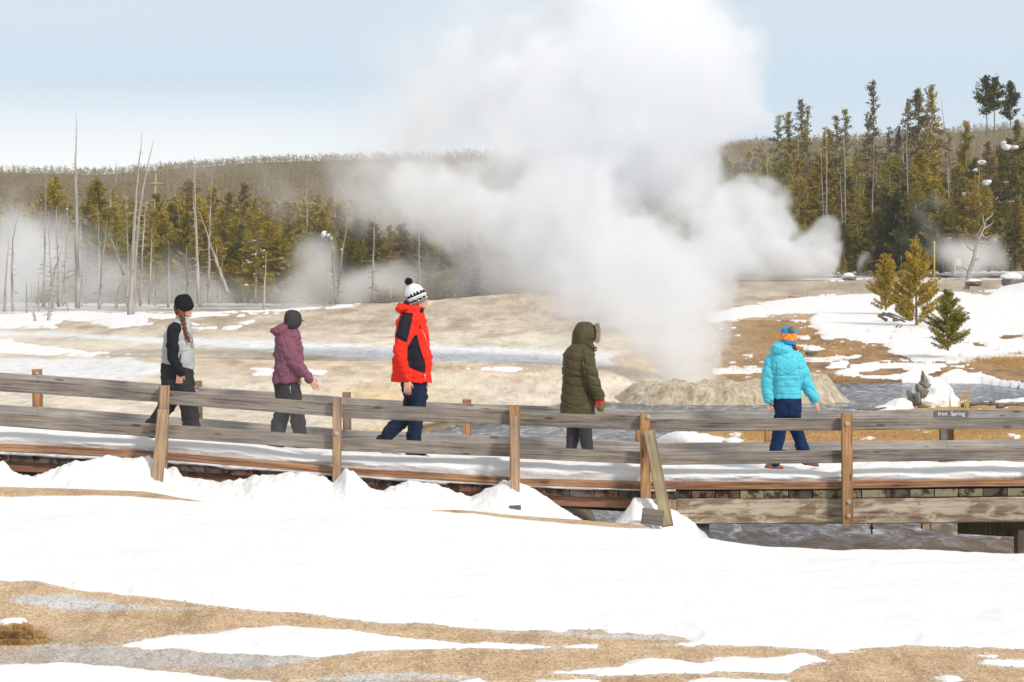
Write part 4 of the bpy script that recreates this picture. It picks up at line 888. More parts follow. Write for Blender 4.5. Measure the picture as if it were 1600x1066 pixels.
for (u, vt, k, m) in tallr:
    y = rt.uniform(262, 292); b = rb(u) - rt.uniform(2, 8)
    lab = {1366: 'tallest thin-crowned pine with a two-tier top in the middle of the right-hand wood', 1547: 'very tall bare-trunked pine with a flat tuft top, left of a pair at the right', 1552: 'very tall bare-trunked pine with a flat tuft top, right of a pair at the right',
           1580: 'tall pine with a dense dark round top at the right edge', 1463: 'narrow tall pine with a one-sided top beside the dull grey-green ones', 1252: 'pine with a small pale open top, tallest at the left end of the right-hand wood', 1508: 'rusty golden broad pine in front of the right end of the hill'}.get(u)
    tree(u + 2 if u in (1547,) else u, b, y, b - vt, k, m, lab or 'tall pine in the back row of the right-hand wood', None if lab else 'tall pines in the back row of the right-hand wood', wide=1.05)
for i in range(64):                                          # middle row
    u = 1118 + i * 8.1 + rt.uniform(-5, 5); b = rb(u) - rt.uniform(0, 5); h = rt.uniform(110, 190) * (1.0 if u < 1500 else 1.15)
    m = rt.choice([G1, G1, G2, G2, G4, G1]); tree(u, b, rt.uniform(252, 270), h, rt.choice(['full', 'full', 'bushy', 'sparse']), m, 'green pine in the middle of the right-hand wood', 'pines in the middle of the right-hand wood', wide=1.35, snow=rt.random() < .1)
for i in range(58):                                          # front row: young, golden above, dark low down
    u = 1128 + i * 8.9 + rt.uniform(-5, 5); b = rb(u) + rt.uniform(-1, 3); h = rt.uniform(70, 150)
    if 1240 < u < 1330: h *= .75
    m = rt.choice([G2, G1, G1, G2]) if not (1300 < u < 1450) else rt.choice([G3, G3, G1])
    tree(u, b, rt.uniform(238, 250), h, rt.choice(['bushy', 'bushy', 'full']), m, 'young bushy pine along the front edge of the right-hand wood', 'young pines along the front of the right-hand wood', wide=1.35, snow=rt.random() < .3)
for u, b, h, m in ((1318, 431, 30, G2), (1341, 431, 16, G2), (1432, 430, 62, G2), (1300, 430, 22, G1)):
    tree(u, b, 234, h, 'bushy', m, 'low shrubby pine seedling in front of the right-hand wood', 'pine seedlings in front of the right-hand wood', wide=1.2)
# snowy dead pine at the right and bits of snow in it
# ---- three saplings on the snowfield
def sapling(u, vb, vt, y, wide, m, lab):
    tree(u, vb, y, vb - vt, 'small', m, lab, wide=wide, cat='small pine')
PROTO.clear()
def crown_small(name, H, seed, rad, tl_):
    return crown_mesh(name, H, seed, 'small')
G5 = leafmat('sapling_foliage_gold', [(0, (.40, .30, .045)), (1, (.44, .30, .05))], .3)
G6 = leafmat('sapling_foliage_green', [(0, (.27, .25, .045)), (1, (.30, .27, .05))], .3)
sapling(1384, 485, 402, 138, 1.4, G5, 'small golden pine with a pointed top, left of the three on the snowfield')
sapling(1432, 508, 383, 124, 1.2, G5, 'larger golden-brown pine, middle one of the three on the snowfield')
sapling(1481, 548, 458, 101, 1.6, G6, 'dark green sapling, lowest and nearest of the three pines on the snowfield')
PROTO.clear()
# ---- leaning dead tree
def snag(name, pts, r0, br, lab, y, mat=None, seed=0, cat='dead tree', group=None, rtip=.012, extra=None):
    r = random.Random(seed * 13 + 5); P = [at(u, v, y) for u, v in pts]; e = empty(name, P[0], lab, cat, group)
    # resample
    Q = []; n = 12
    for i in range(n + 1):
        t = i / n * (len(P) - 1); j = min(int(t), len(P) - 2); q = P[j].lerp(P[j + 1], t - j); q = q + Vector((r.uniform(-1, 1), r.uniform(-1, 1), 0)) * r0 * .25 * (i > 0); Q.append(q)
    mb = MB(); mb.tube(Q, [r0 * (1 - i / n) + rtip for i in range(n + 1)], 8)
    if br:
        H = (P[-1] - P[0]).length
        for k in range(br):
            t = r.uniform(.12, .9); j = min(int(t * n), n - 1); b = Q[j].lerp(Q[j + 1], t * n - j); a = r.choice([0, math.pi]) + r.uniform(-.9, .9); L = min(H * .10, 1.7) * r.uniform(.25, 1) * (1.1 - t)
            d = Vector((math.cos(a), math.sin(a), r.uniform(-.35, .25))); m_ = b + d * L * .55; e2 = b + d * L + Vector((0, 0, -.12 * L))
            w = .045 * (1 - t * .6); mb.tube([b, m_, e2], [w, w * .7, w * .3], 4, cap=False)
            if r.random() < .5: mb.tube([m_, m_ + Vector((d.x * .4, r.uniform(-.3, .3), r.uniform(-.4, .2))) * L * .5], [w * .5, .006], 4, cap=False)
    if extra: extra(mb)
    mb.build('trunk', mat or M_snag, e, True)
    return e
def forks(mb):
  for P in ([(1533, 366), (1540, 372), (1548, 368)], [(1536, 358), (1547, 352), (1553, 347)], [(1530, 374), (1526, 368), (1536, 352)], [(1538, 352), (1536, 342), (1537, 336)], [(1541, 344), (1549, 338), (1552, 332)], [(1528, 380), (1545, 379), (1556, 384)], [(1524, 394), (1512, 386), (1508, 378)], [(1520, 408), (1530, 404)], [(1516, 424), (1504, 418), (1498, 420)]):
    mb.tube([at(u, v, 195) for u, v in P], [.07, .045, .02][:len(P)], 5, cap=False)
snag('dead_tree', [(1508, 459), (1515, 425), (1524, 390), (1534, 365), (1541, 342)], .20, 0, 'grey leaning dead tree with a forked bare top beside the snowfield', 195, M_bark, extra=forks)
# ---- left-hand dead trees, one by one
SN = [
 ([(121, 482), (120, 380), (118.5, 290), (119, 235), (118.8, 176)], .23, 18, 'tallest straight grey snag at the left, reaching far above the hill', 210),
 ([(202, 500), (206, 430), (210, 340), (215, 280), (222, 205)], .20, 26, 'tall snag with a thin curved tip, left one of the crossing pair', 182),
 ([(207, 497), (211, 420), (217, 340), (227, 275), (241, 217)], .18, 22, 'tall leaning snag, right one of the crossing pair', 183),
 ([(219, 478), (222, 400), (229, 303)], .13, 30, 'twiggy snag just right of the crossing pair', 215), ([(233, 476), (236, 400), (238, 350)], .10, 24, 'short twiggy snag second to the right of the crossing pair', 220),
 ([(263, 481), (264, 430), (264, 377)], .12, 6, 'lone short straight snag left of the vest wearer', 215), ([(311, 476), (307, 380), (304, 243)], .17, 20, 'tall snag with curved side branches above the black beanie', 208),
 ([(313, 480), (306, 360), (301, 298)], .13, 24, 'thinner grey-brown snag leaning on its taller neighbour above the beanie', 212), ([(326, 474), (327, 380), (331, 277)], .14, 22, 'tall snag with twigs right of the one above the beanie', 214),
 ([(357, 461), (335, 400), (312, 330)], .19, 0, 'thick broken trunk leaning diagonally left above the vest wearer', 216), ([(340, 466), (345, 430), (349, 398)], .07, 10, 'thin short snag left of the leaning broken trunk', 218),
 ([(68, 480), (70, 400), (72, 262)], .15, 20, 'tall pale snag left of the tallest one', 222), ([(83, 482), (79, 410), (75, 352)], .10, 18, 'leaning thin snag between two paler ones at the left', 205),
 ([(92, 480), (90, 400), (88, 322)], .13, 20, 'straight pale snag second from the tallest one', 217), ([(98, 478), (103, 400), (106, 312)], .10, 22, 'thin twiggy snag just left of the tallest one', 223),
 ([(7, 487), (10, 430), (14, 376)], .14, 6, 'stout short snag at the left edge', 205), ([(20, 487), (19, 420), (20, 375), (27, 342)], .14, 10, 'snag with a bent tip near the left edge', 206),
 ([(42, 489), (41, 440)], .09, 4, 'short broken stub in the snow at the left', 206), ([(50, 484), (49, 445)], .08, 4, 'lower broken stub beside another one at the left', 210),
 ([(75, 506), (79, 470), (86, 420), (98, 385)], .13, 40, 'twiggy leaning snag rooted in a snow patch at the left', 172), ([(58, 512), (52, 488), (43, 475), (29, 464)], .11, 3, 'curved bare log leaning out of the snow at the left', 168),
 ([(155, 483), (159, 420), (167, 345)], .14, 6, 'pale snag leaning right, right of the tallest one', 215), ([(193, 430), (182, 395), (170, 364)], .11, 3, 'broken trunk leaning left beside the crossing pair', 216),
 ([(181, 482), (184, 455), (194, 430)], .15, 4, 'short yellowish broken trunk left of the crossing pair', 214), ([(199, 480), (200, 400), (198, 335)], .11, 20, 'thin snag just behind the crossing pair', 225),
 ([(293, 474), (292, 430), (291, 384)], .08, 26, 'small snag with arching twigs above the black beanie', 212), ([(412, 482), (414, 440), (416, 392)], .11, 16, 'thin snag alone left of the steam column', 222),
 ([(525, 474), (521, 420), (516, 362)], .13, 20, 'left stem of a forked pair of snags right of the steam column', 218), ([(526, 474), (534, 400), (545, 338)], .09, 14, 'right stem of a forked pair of snags right of the steam column', 219),
 ([(480, 356), (479, 320), (480, 272)], .13, 8, 'far snag rising above the mist over the grey beanie', 290), ([(524, 362), (523, 310), (522, 266)], .14, 26, 'dark twiggy far snag between the beanie wearers', 288),
 ([(583, 470), (583, 400), (586, 328)], .13, 34, 'bare snag with drooping branches left of the bobble hat', 222), ([(655, 470), (655, 400), (655, 352)], .12, 36, 'bare snag with drooping branches right above the bobble hat', 222),
 ([(173, 330), (173, 285)], .13, 2, 'far bare snag left of the crossing pair on the hillside', 300), ([(180, 294), (182, 250)], .13, 3, 'far pale snag standing by the hill crest', 330), ([(272, 328), (276, 284)], .12, 2, 'far snag right of the utility pole', 310),
 ([(128, 480), (127, 400)], .08, 10, 'short thin snag just right of the tallest one', 224), ([(107, 486), (101, 450), (96, 420)], .07, 8, 'thin stick leaning left at the foot of the tallest snag', 212), ([(61, 487), (60, 430)], .07, 8, 'thin low snag in the mist at the left', 220), ([(243, 478), (243, 440)], .08, 6, 'very short snag right of the crossing pair', 222),
 ([(1482, 290), (1478, 220), (1470, 150)], .10, 6, 'thin far snag among the dull pines at the right', 285), ([(1530, 330), (1532, 270), (1534, 190)], .13, 24, 'twiggy dead pine in front of the paired tall pines', 262), ([(1527, 425), (1528, 360), (1529, 310), (1530, 262)], .16, 16, 'dead trunk carrying clumps of snow at the right', 240),
 ([(1411, 258), (1410, 210), (1411, 172)], .11, 4, 'pale bare trunk in the right-hand wood', 275), ([(1272, 330), (1272, 250)], .12, 4, 'pale straight trunk at the left of the right-hand wood', 268), ([(1320, 280), (1318, 190)], .12, 3, 'pale tall trunk in the middle of the right-hand wood', 268),
]
for i, (P, r0, br, lab, y) in enumerate(SN): snag('dead_tree', P, r0 * .78, br, lab, y, seed=i)
for u_, h_, m_ in ((1522, 175, G3), (1545, 200, G4), (1562, 160, G1), (1580, 205, G3), (1600, 170, G1), (1510, 120, G3)):
    tree(u_, 424, 243, h_, 'full', m_, 'broad dark pine behind the leaning dead tree at the right', 'broad pines behind the leaning dead tree', wide=1.25, snow=True)
# snow clumps lodged in the dead tree at the right
r_ = random.Random(9); e = None
q = [lumpy(at(u, v, 239), (w * 170 / F, .5, h * 190 / F), i, .75) for i, (u, v, w, h) in enumerate([(1542, 286, 9, 5), (1510, 304, 9, 6), (1534, 254, 9, 4), (1524, 266, 4, 3), (1572, 230, 10, 5), (1568, 224, 5, 4), (1553, 375, 6, 5), (1486, 373, 7, 3), (1586, 230, 8, 3)])]
for i, k in enumerate(q): tag(k.build('snow_clump', M_snow, None, True), ['large white snow clump high on the dead trunk at the right', 'round snow clump left of the dead trunk at the right', 'flat snow clump near the top of the dead trunk', 'small snow clump under the flat one', 'snow clump on a dark pine at the right edge', 'small snow clump on top of another at the right edge', 'snow clump low beside the leaning dead tree', 'flat snow clump in the mist left of the leaning dead tree', 'thin snow clump on the far right pine'][i], 'snow clump')
q = [lumpy(at(u, v, 228), (w * 130 / F, .4, h * 140 / F), i + 20, .7) for i, (u, v, w, h) in enumerate([(513, 368, 4, 5), (504, 366, 2.5, 3), (518, 373, 2.5, 3), (534, 390, 3, 2), (105, 327, 3, 2)])]
for i, k in enumerate(q): tag(k.build('snow_clump', M_snow, None, True), ['snow clump lodged in a dead fork left of the steam', 'small snow clump beside the one in the dead fork', 'lowest snow lump of three in the dead fork left of the steam', 'tiny snow clump right of the dead fork', 'tiny snow clump on a pine left of the tallest snag'][i], 'snow clump')
# random thin pale trunks scattered through the left wood
for i in range(24):
    u = rt.uniform(-10, 800); b = 476; h = rt.uniform(80, 190); y = rt.uniform(235, 290)
    snag('dead_tree', [(u, 474), (u + rt.uniform(-3, 3), 474 - h * .5), (u + rt.uniform(-8, 8), 474 - h)], rt.uniform(.06, .11), 10, 'thin bare snag among the pines of the left wood', y, seed=100 + i, group='thin bare snags in the left wood')
# ---- left-hand wood
for i in range(64):                                          # front row
    u = -20 + i * 14.2 + rt.uniform(-9, 9); b = 474 + rt.uniform(-3, 3); h = rt.uniform(85, 150)
    if 545 < u < 820: h = rt.uniform(90, 135)
    if 60 < u < 130 or 440 < u < 500: h *= .8
    m = rt.choice([G1, G2, G1, G2]) if u < 480 else rt.choice([G4, G3, G4, G1]); tree(u, b, rt.uniform(232, 250), h, rt.choice(['bushy', 'full', 'bushy']), m, 'young pine along the front edge of the left wood', 'young pines along the front of the left wood', wide=1.5, snow=rt.random() < .35)
for i in range(72):
    u = -30 + i * 17 + rt.uniform(-9, 9); b = 466 + rt.uniform(-3, 3); h = rt.uniform(125, 185)
    if u > 470: h = rt.uniform(95, 150)
    m = rt.choice([G1, G2, G1, G2, G2]); tree(u, b, rt.uniform(258, 292), h, rt.choice(['full', 'full', 'bushy', 'sparse']), m, 'pine standing further back in the left wood', 'pines further back in the left wood', wide=1.5, snow=rt.random() < .15)
for i in range(18):
    u = rt.uniform(1180, 1520); b = 424; vt = rt.uniform(185, 300)
    snag('dead_tree', [(u, b), (u + rt.uniform(-2, 2), (b + vt) / 2), (u + rt.uniform(-5, 5), vt)], rt.uniform(.07, .11), 12, 'thin pale bare trunk among the pines of the right-hand wood', rt.uniform(246, 262), seed=200 + i, group='thin bare trunks in the right-hand wood')
# ---- the wood on the hill: one mass
def far_wood(name, n, y0, y1, seed, mat, hm, trunky):
    r = np.random.RandomState(seed); y = y0 + (y1 - y0) * r.rand(n) ** 1.0; u = r.uniform(-350, 1950, n); x = (u - 800) * y / F; z = hill_z(x[None], y[None])[0]; H = hm * (.55 + .6 * r.rand(n))
    if trunky:
        w = (.02 + .00006 * y) * (.5 + r.rand(n)); q_ = r.normal(0, .2, n); V = np.stack([np.stack([x - w, y, z], -1), np.stack([x + w, y, z], -1), np.stack([x + w * .3 + q_, y, z + H], -1), np.stack([x - w * .3 + q_, y, z + H], -1)], 1).reshape(-1, 3)
        return np_mesh(name, V, np.arange(len(V)).reshape(-1, 4), False)
    nt = 30; t = r.rand(n, nt) ** .8; a = r.rand(n, nt) * 6.283; rad = H[:, None] * .19 * (1 - t) ** .8 + .1
    P = np.stack([x[:, None] + np.cos(a) * rad * .6, y[:, None] + np.sin(a) * rad * .6, z[:, None] + H[:, None] * (.12 + .85 * t)], -1).reshape(-1, 3)
    D = np.stack([np.cos(a), np.sin(a), np.full(a.shape, .5)], -1).reshape(-1, 3); sz = np.repeat(H * .13, nt)
    V = tufts(P, D, sz, r, 1); return np_mesh(name, V, np.arange(len(V)).reshape(-1, 4), False)
def hillfol(name, stops):
    t = NT(name); n = t.noise(t.co(), .012, 4); n2 = t.noise(t.co(), .35, 2)
    c = t.ramp(n, stops); t.col(t.mix(1.0, c, t.ramp(n2, [(.35, (.85, .85, .85)), (.65, (1.15, 1.12, 1.1))]), 'MULTIPLY')); t.set(.9, .1); return t.m
MH1 = hillfol('hill_foliage', [(.3, (.18, .145, .04)), (.5, (.22, .16, .07)), (.7, (.23, .18, .045))]); MH2 = hillfol('hill_stems', [(.3, (.22, .175, .14)), (.6, (.30, .24, .20))])
tag(link('hill_woods', far_wood('hill_woods', 24000, 640, 1720, 1, MH1, 4.6, False), mat=MH1), 'pine woods covering the hill', 'woods', kind='stuff')
MH3 = hillfol('back_foliage', [(.3, (.25, .21, .05)), (.5, (.28, .22, .07)), (.7, (.31, .25, .055))])
def near_mass(n, seed):
    r = np.random.RandomState(seed); nt = 260; u = r.uniform(-120, 1750, n); y = 294 + np.where(u > 1050, 130, 46) * r.rand(n); x = (u - 800) * y / F; z = hill_z(x[None], y[None])[0]; H = r.uniform(8, 12.5, n) * np.where(u > 1050, 1.15, .95)
    t = r.rand(n, nt) ** .85; a = r.rand(n, nt) * 6.283; rad = H[:, None] * .22 * (1 - t) ** .8 * (.4 + .6 * r.rand(n, nt)) + .1
    P = np.stack([x[:, None] + np.cos(a) * rad, y[:, None] + np.sin(a) * rad, z[:, None] + H[:, None] * (.05 + .93 * t)], -1).reshape(-1, 3); D = np.stack([np.cos(a), np.sin(a), np.full(a.shape, .6)], -1).reshape(-1, 3)
    V = tufts(P, D, np.full(n * nt, .42), r, 2); return np_mesh('back_woods', V, np.arange(len(V)).reshape(-1, 4), False)
tag(link('back_woods', near_mass(640, 5), mat=MH3), 'dense young pines filling the wood behind', 'woods', kind='stuff')
tag(link('hill_stems', far_wood('hill_stems', 1600, 620, 1400, 2, MH2, 7.5, True), mat=MH2), 'bare grey stems of a burnt stand on the hill', 'woods', kind='stuff')
print('trees', round(time.time() - T0, 1))
# ------------------------------------------------------------------ the five walkers
def skin_mat():
    t = NT('skin'); n = t.noise(t.co(), 30, 3); t.col(t.ramp(n, [(.3, (.50, .25, .18)), (.7, (.66, .37, .27))])); t.set(.5, .4)
    t.b.inputs['Subsurface Weight'].default_value = .08; t.b.inputs['Subsurface Radius'].default_value = (.02, .008, .004); return t.m
M_skin = skin_mat(); M_eye = plain('eye', (.03, .02, .015), .2); M_lip = plain('lips', (.45, .14, .12), .5)
class Fig:
    """builds one figure; joints are given where they stand in the photo (column, row) plus a depth offset in metres"""
    def __init__(s, D, ground_v, label, face, head, hr=.098):
        s.D = D; s.k = D / F; s.yaw = face; s.head = head
        s.root = empty('person', at(head[0], ground_v, D), label, 'person'); s.body = MB()
    def P(s, u, v, dy=0):
        return Vector(((u - 800) * s.k, s.D + dy, CAMZ - (v - HV) * s.k))
    def chain(s, mb, pts, n=14, scale=1.0):
        """pts (u,v,r_px,dy)"""
        pp = [(s.P(p[0], p[1], p[3]), p[2] * s.k * scale) for p in pts]; s.chain3(mb, pp, n)
    def chain3(s, mb, pp, n=14):
        for i, (c, r) in enumerate(pp): mb.ell(c, (r, r, r), nu=n, nv=max(6, n // 2))
        for (a, ra), (b, rb_) in zip(pp[:-1], pp[1:]): mb.tube([a, a.lerp(b, .5), b], [ra, (ra + rb_) / 2, rb_], n)
    def loft(s, mb, rings, dy=0, p=2.2, inset=0.0, n=30):
        """rings (v, uL, uR, half depth m[, dy])"""
        R_ = []
        for r in rings:
            a = s.P(r[1], r[0]); b = s.P(r[2], r[0]); R_.append(((a.x + b.x) / 2, s.D + dy + (r[4] if len(r) > 4 else 0), a.z, max(.01, (b.x - a.x) / 2 - inset), max(.01, r[3] - inset)))
        R_.sort(key=lambda q: q[2]); mb.loft(R_, n, p)
    def hand(s, mb, wrist, d, side, curl=.5, size=1.0, thumb=1):
        """wrist point, direction of the hand, side = direction across the knuckles (towards the thumb)"""
        d = d.normalized(); w = (side - d * side.dot(d)).normalized(); nrm = d.cross(w) * thumb; S_ = size
        mb.tube([wrist - d * .03, wrist + d * .01], [.026 * S_, .026 * S_], 10)
        M = Matrix((w, nrm, d)).transposed()
        mb.ell(wrist + d * .045 * S_, (.041 * S_, .017 * S_, .052 * S_), M, 14, 10)
        for k, (off, L_) in enumerate(((.030, .070), (.010, .078), (-.011, .072), (-.031, .058))):
            p = wrist + d * (.082 * S_) + w * off * S_; dd = d.copy(); c = curl * (1 + .12 * k); pp = [(p - d * .02, .0092 * S_), (p, .0092 * S_)]
            for j, f in enumerate((.45, .32, .23)):
                a = c * (.5 + .55 * j) * .8; dd = (d * math.cos(a) + nrm * math.sin(a) + w * off * 1.5).normalized(); p = p + dd * L_ * f * S_; pp.append((p, (.0088 - .001 * j) * S_))
            s.chain3(mb, pp, 8)
        b = wrist + d * .025 * S_ + w * .028 * S_; t1 = b + (w * .75 + d * .75 + nrm * .35).normalized() * .034 * S_; t2 = t1 + (w * .25 + d + nrm * .45).normalized() * .03 * S_
        s.chain3(mb, [(b, .013 * S_), (t1, .0105 * S_), (t2, .0088 * S_)], 8)
    def headshape(s, c, yaw, pitch=0, sc=1.0, smile=True):
        """c = centre of the head (Vector); builds skull, jaw, nose, ears, brow into the body"""
        R_ = Matrix.Rotation(yaw, 3, 'Z') @ Matrix.Rotation(-pitch, 3, 'Y'); mb = s.body; q = lambda x, y, z: c + R_ @ Vector((x, y, z)) * sc; e = lambda x, y, z, r: mb.ell(q(x, y, z), tuple(k * sc for k in r), R_, 20, 14)
        e(-.012, 0, .030, (.098, .076, .090)); e(.030, 0, -.030, (.062, .058, .075)); e(.048, 0, -.078, (.036, .036, .028)); e(.025, 0, -.060, (.055, .055, .045))
        e(.076, 0, .022, (.016, .045, .012)); e(.086, 0, -.052, (.012, .024, .008)); e(.084, 0, -.064, (.012, .021, .008)); e(.080, 0, -.092, (.016, .018, .014))
        s.chain3(mb, [(q(.084, 0, .010), .008 * sc), (q(.100, 0, -.014), .010 * sc), (q(.107, 0, -.026), .012 * sc)], 10); e(.094, .011, -.030, (.010, .008, .007)); e(.094, -.011, -.030, (.010, .008, .007))
        for sd in (-1, 1):
            e(.062, .036 * sd, -.022, (.026, .022, .022)); e(-.005, .078 * sd, -.010, (.020, .009, .032)); e(-.003, .080 * sd, -.030, (.009, .007, .012))
        s.hq = q; s.hR = R_; s.hs = sc
    def facebits(s):
        for sd in (-1, 1):
            mb = MB(); mb.ell(s.hq(.082, .031 * sd, .004), (.010 * s.hs, .012 * s.hs, .007 * s.hs), s.hR, 12, 8); mb.build('eye', M_eye, s.bo, True)
        mb = MB(); mb.ell(s.hq(.094, 0, -.058), (.007 * s.hs, .018 * s.hs, .006 * s.hs), s.hR, 12, 8); mb.build('lips', M_lip, s.bo, True)
    def finish_body(s, vox=.0046, deci=.4):
        s.bo = link('body', remesh(s.body, vox, 1, deci), s.root, M_skin); return s.bo
    def cloth(s, name, mb, mats, vox=.009, fn=None, pick=None, smooth=3, wr=.004, wscale=7, seed=0):
        me = remesh(mb, vox, smooth); c = get_co(me); n = get_no(me)
        d = wr * 1.5 * np.clip(np.abs(fbm(c[:, 0] * wscale * .8 + c[:, 2] * 4 + seed, c[:, 2] * wscale * .9 - c[:, 0] * 5 + seed, 3)) * 2.2 - .5, -.6, .8) + wr * (fbm(c[:, 0] * wscale + c[:, 1] * 3 + seed, c[:, 2] * wscale * 1.3 + seed, 4)) + wr * .6 * fbm(c[:, 0] * wscale * 2.3 + seed, c[:, 2] * wscale * 3 + c[:, 1] * 9, 3)
        u = 800 + c[:, 0] / s.k; v = HV + (CAMZ - c[:, 2]) / s.k
        if fn is not None: d = d + fn(u, v, c[:, 1] - s.D, n)
        set_co(me, c + n * d[:, None])
        o = link(name, me, s.root, mats)
        if pick is not None:
            np_ = len(me.polygons); pc = np.empty(np_ * 3, np.float32); me.polygons.foreach_get('center', pc); pc = pc.reshape(-1, 3); pn = np.empty(np_ * 3, np.float32); me.polygons.foreach_get('normal', pn); pn = pn.reshape(-1, 3)
            me.polygons.foreach_set('material_index', pick(800 + pc[:, 0] / s.k, HV + (CAMZ - pc[:, 2]) / s.k, pc[:, 1] - s.D, pn).astype(np.int32))
        return o
def seam(x, period, w, depth):
    q = np.abs(((x / period) % 1) - .5) * 2      # 0 at mid, 1 at seam
    return -depth * np.clip((q - (1 - w)) / w, 0, 1) ** 1.5 + depth * .45 * (1 - q ** 2)
def boot(s, pts, mat, sole=None, name='boot'):
    """pts: ankle(u,v), heel(u,v), toe(u,v), dy, r_px"""
    (ua, va), (uh, vh), (ut, vt), dy, r = pts; mb = MB(); P = s.P; k = s.k
    s.chain3(mb, [(P(ua, va, dy), r * k), (P(uh, vh - r * .55, dy), r * k * .85), (P((uh * .45 + ut * .55), (vh * .45 + vt * .55) - r * .6, dy), r * k * .72), (P(ut - (3 if ut > uh else -3), vt - r * .42, dy), r * k * .52)], 14)
    me = remesh(mb, .008, 2); c = get_co(me); lo = np.interp(800 + c[:, 0] / k, sorted([uh, ut]), [x for _, x in sorted([(uh, vh), (ut, vt)])]); zl = CAMZ - (lo - HV) * k; c[:, 2] = np.maximum(c[:, 2], zl + .008); set_co(me, c)
    b = link(name, me, s.root, mat)
    mb = MB(); a, b2 = P(uh - (2 if ut > uh else -2), vh, dy), P(ut, vt, dy); mb.tube([a, a.lerp(b2, .3), a.lerp(b2, .7), b2], [r * k * .62, r * k * .52, r * k * .60, r * k * .38], 12)
    cc = np.array(mb.V); ax = np.array(a) + (np.clip((cc[:, 0] - a.x) / (b2.x - a.x + 1e-9), 0, 1))[:, None] * (np.array(b2) - np.array(a)); cc[:, 2] = ax[:, 2] + (cc[:, 2] - ax[:, 2]) * .28 + .008; mb.V = [tuple(x) for x in cc]
    mb.build('sole', sole or M_sole, b, True)
M_sole = plain('dark_rubber', (.02, .02, .02), .8)
M_blk = cloth('black_fleece', (.012, .013, .018)); M_blkknit = cloth('black_knit', (.010, .010, .012), bump=.6, scale=120); M_char = cloth('charcoal_trousers', (.028, .026, .030)); M_grey_v = cloth('light_grey_vest', (.37, .38, .385), .08)
M_plum = cloth('plum_jacket', (.18, .068, .105), .12); M_dkgrey = cloth('dark_grey_knit', (.045, .038, .043), bump=.6, scale=110); M_red = cloth('scarlet_jacket', (.78, .028, .012), .05); M_navy = cloth('navy_trousers', (.010, .018, .045)); M_panel = cloth('black_panel', (.014, .013, .022))
M_whiteknit = cloth('white_knit', (.72, .72, .74), .05, bump=.5, scale=110); M_olive = cloth('olive_down', (.068, .057, .026), .15, rough=.6); M_oldk = cloth('olive_lining', (.035, .03, .015)); M_cyan = cloth('turquoise_down', (.085, .50, .62), .06, rough=.55)
M_denim = cloth('dark_denim', (.006, .022, .075), .25, scale=140); M_brownl = cloth('brown_leather', (.22, .085, .045), .2, sheen=0); M_blueknit = cloth('blue_knit', (.025, .26, .58), .1, bump=.6, scale=110); M_orange = cloth('orange_knit', (.85, .20, .03), .15); M_oliveknit = cloth('olive_pompom', (.25, .22, .10), .3)
M_hair = cloth('auburn_hair', (.13, .05, .024), .35, bump=.6, scale=90); M_hairg = cloth('grey_hair', (.45, .42, .40), .2); M_mred = cloth('red_wool', (.55, .015, .03), .2); M_mgreen = cloth('green_wool', (.05, .16, .04), .2); M_fur = cloth('tan_fur', (.42, .31, .22), .3); M_zip = plain('metal_zip', (.6, .6, .62), .35, .8); M_leg = cloth('dark_grey_leggings', (.04, .038, .045))
def capsule_hat(s, rings, mat, name='hat', rib=True, tilt=0, piv=None, pick=None, dy=0, mats=None):
    mb = MB(); s.loft(mb, rings, dy, 2.0, n=30)
    me = remesh(mb, .005, 2); c = get_co(me); n = get_no(me)
    if rib:
        a = np.arctan2(c[:, 1] - s.D - dy, c[:, 0] - (s.P(rings[-1][1], 0).x + s.P(rings[-1][2], 0).x) / 2); c = c + n * (.0022 * np.cos(a * 34))[:, None]
    me.materials.clear(); L0 = c.copy()
    if tilt:
        pv = np.array(piv); ct_, st_ = math.cos(tilt), math.sin(tilt); q = c - pv; c = np.stack([q[:, 0] * ct_ + q[:, 2] * st_, q[:, 1], -q[:, 0] * st_ + q[:, 2] * ct_], -1) + pv
    set_co(me, c); o = link(name, me, s.root, mats or mat)
    if pick is not None:
        k = len(me.polygons); lv = np.empty(k * 4, np.int32)
        idx = np.array([p.vertices[0] for p in me.polygons]); me.polygons.foreach_set('material_index', pick(L0[idx]).astype(np.int32))
    return o
def pompom(s, u, v, r, mat, dy=0, parent=None, name='pompom'):
    rr_ = np.random.RandomState(int(u)); n = 700; d = rr_.normal(0, 1, (n, 3)); d /= np.linalg.norm(d, axis=1)[:, None]; c = np.array(s.P(u, v, dy)); R_ = r * s.k
    t = np.cross(d, rr_.normal(0, 1, (n, 3))); t /= np.linalg.norm(t, axis=1)[:, None]; w = R_ * .09
    V = np.stack([c + d * R_ * .5 - t * w, c + d * R_ * .5 + t * w, c + d * R_ * (.85 + .3 * rr_.rand(n, 1))], 1).reshape(-1, 3); me = np_mesh(name, V, np.arange(n * 3).reshape(-1, 3), False)
    bm = bmesh.new(); bm.from_mesh(me); bmesh.ops.create_uvsphere(bm, u_segments=14, v_segments=10, radius=R_ * .86, matrix=Matrix.Translation(c.tolist())); bm.to_mesh(me); bm.free()
    return link(name, me, parent or s.root, mat)

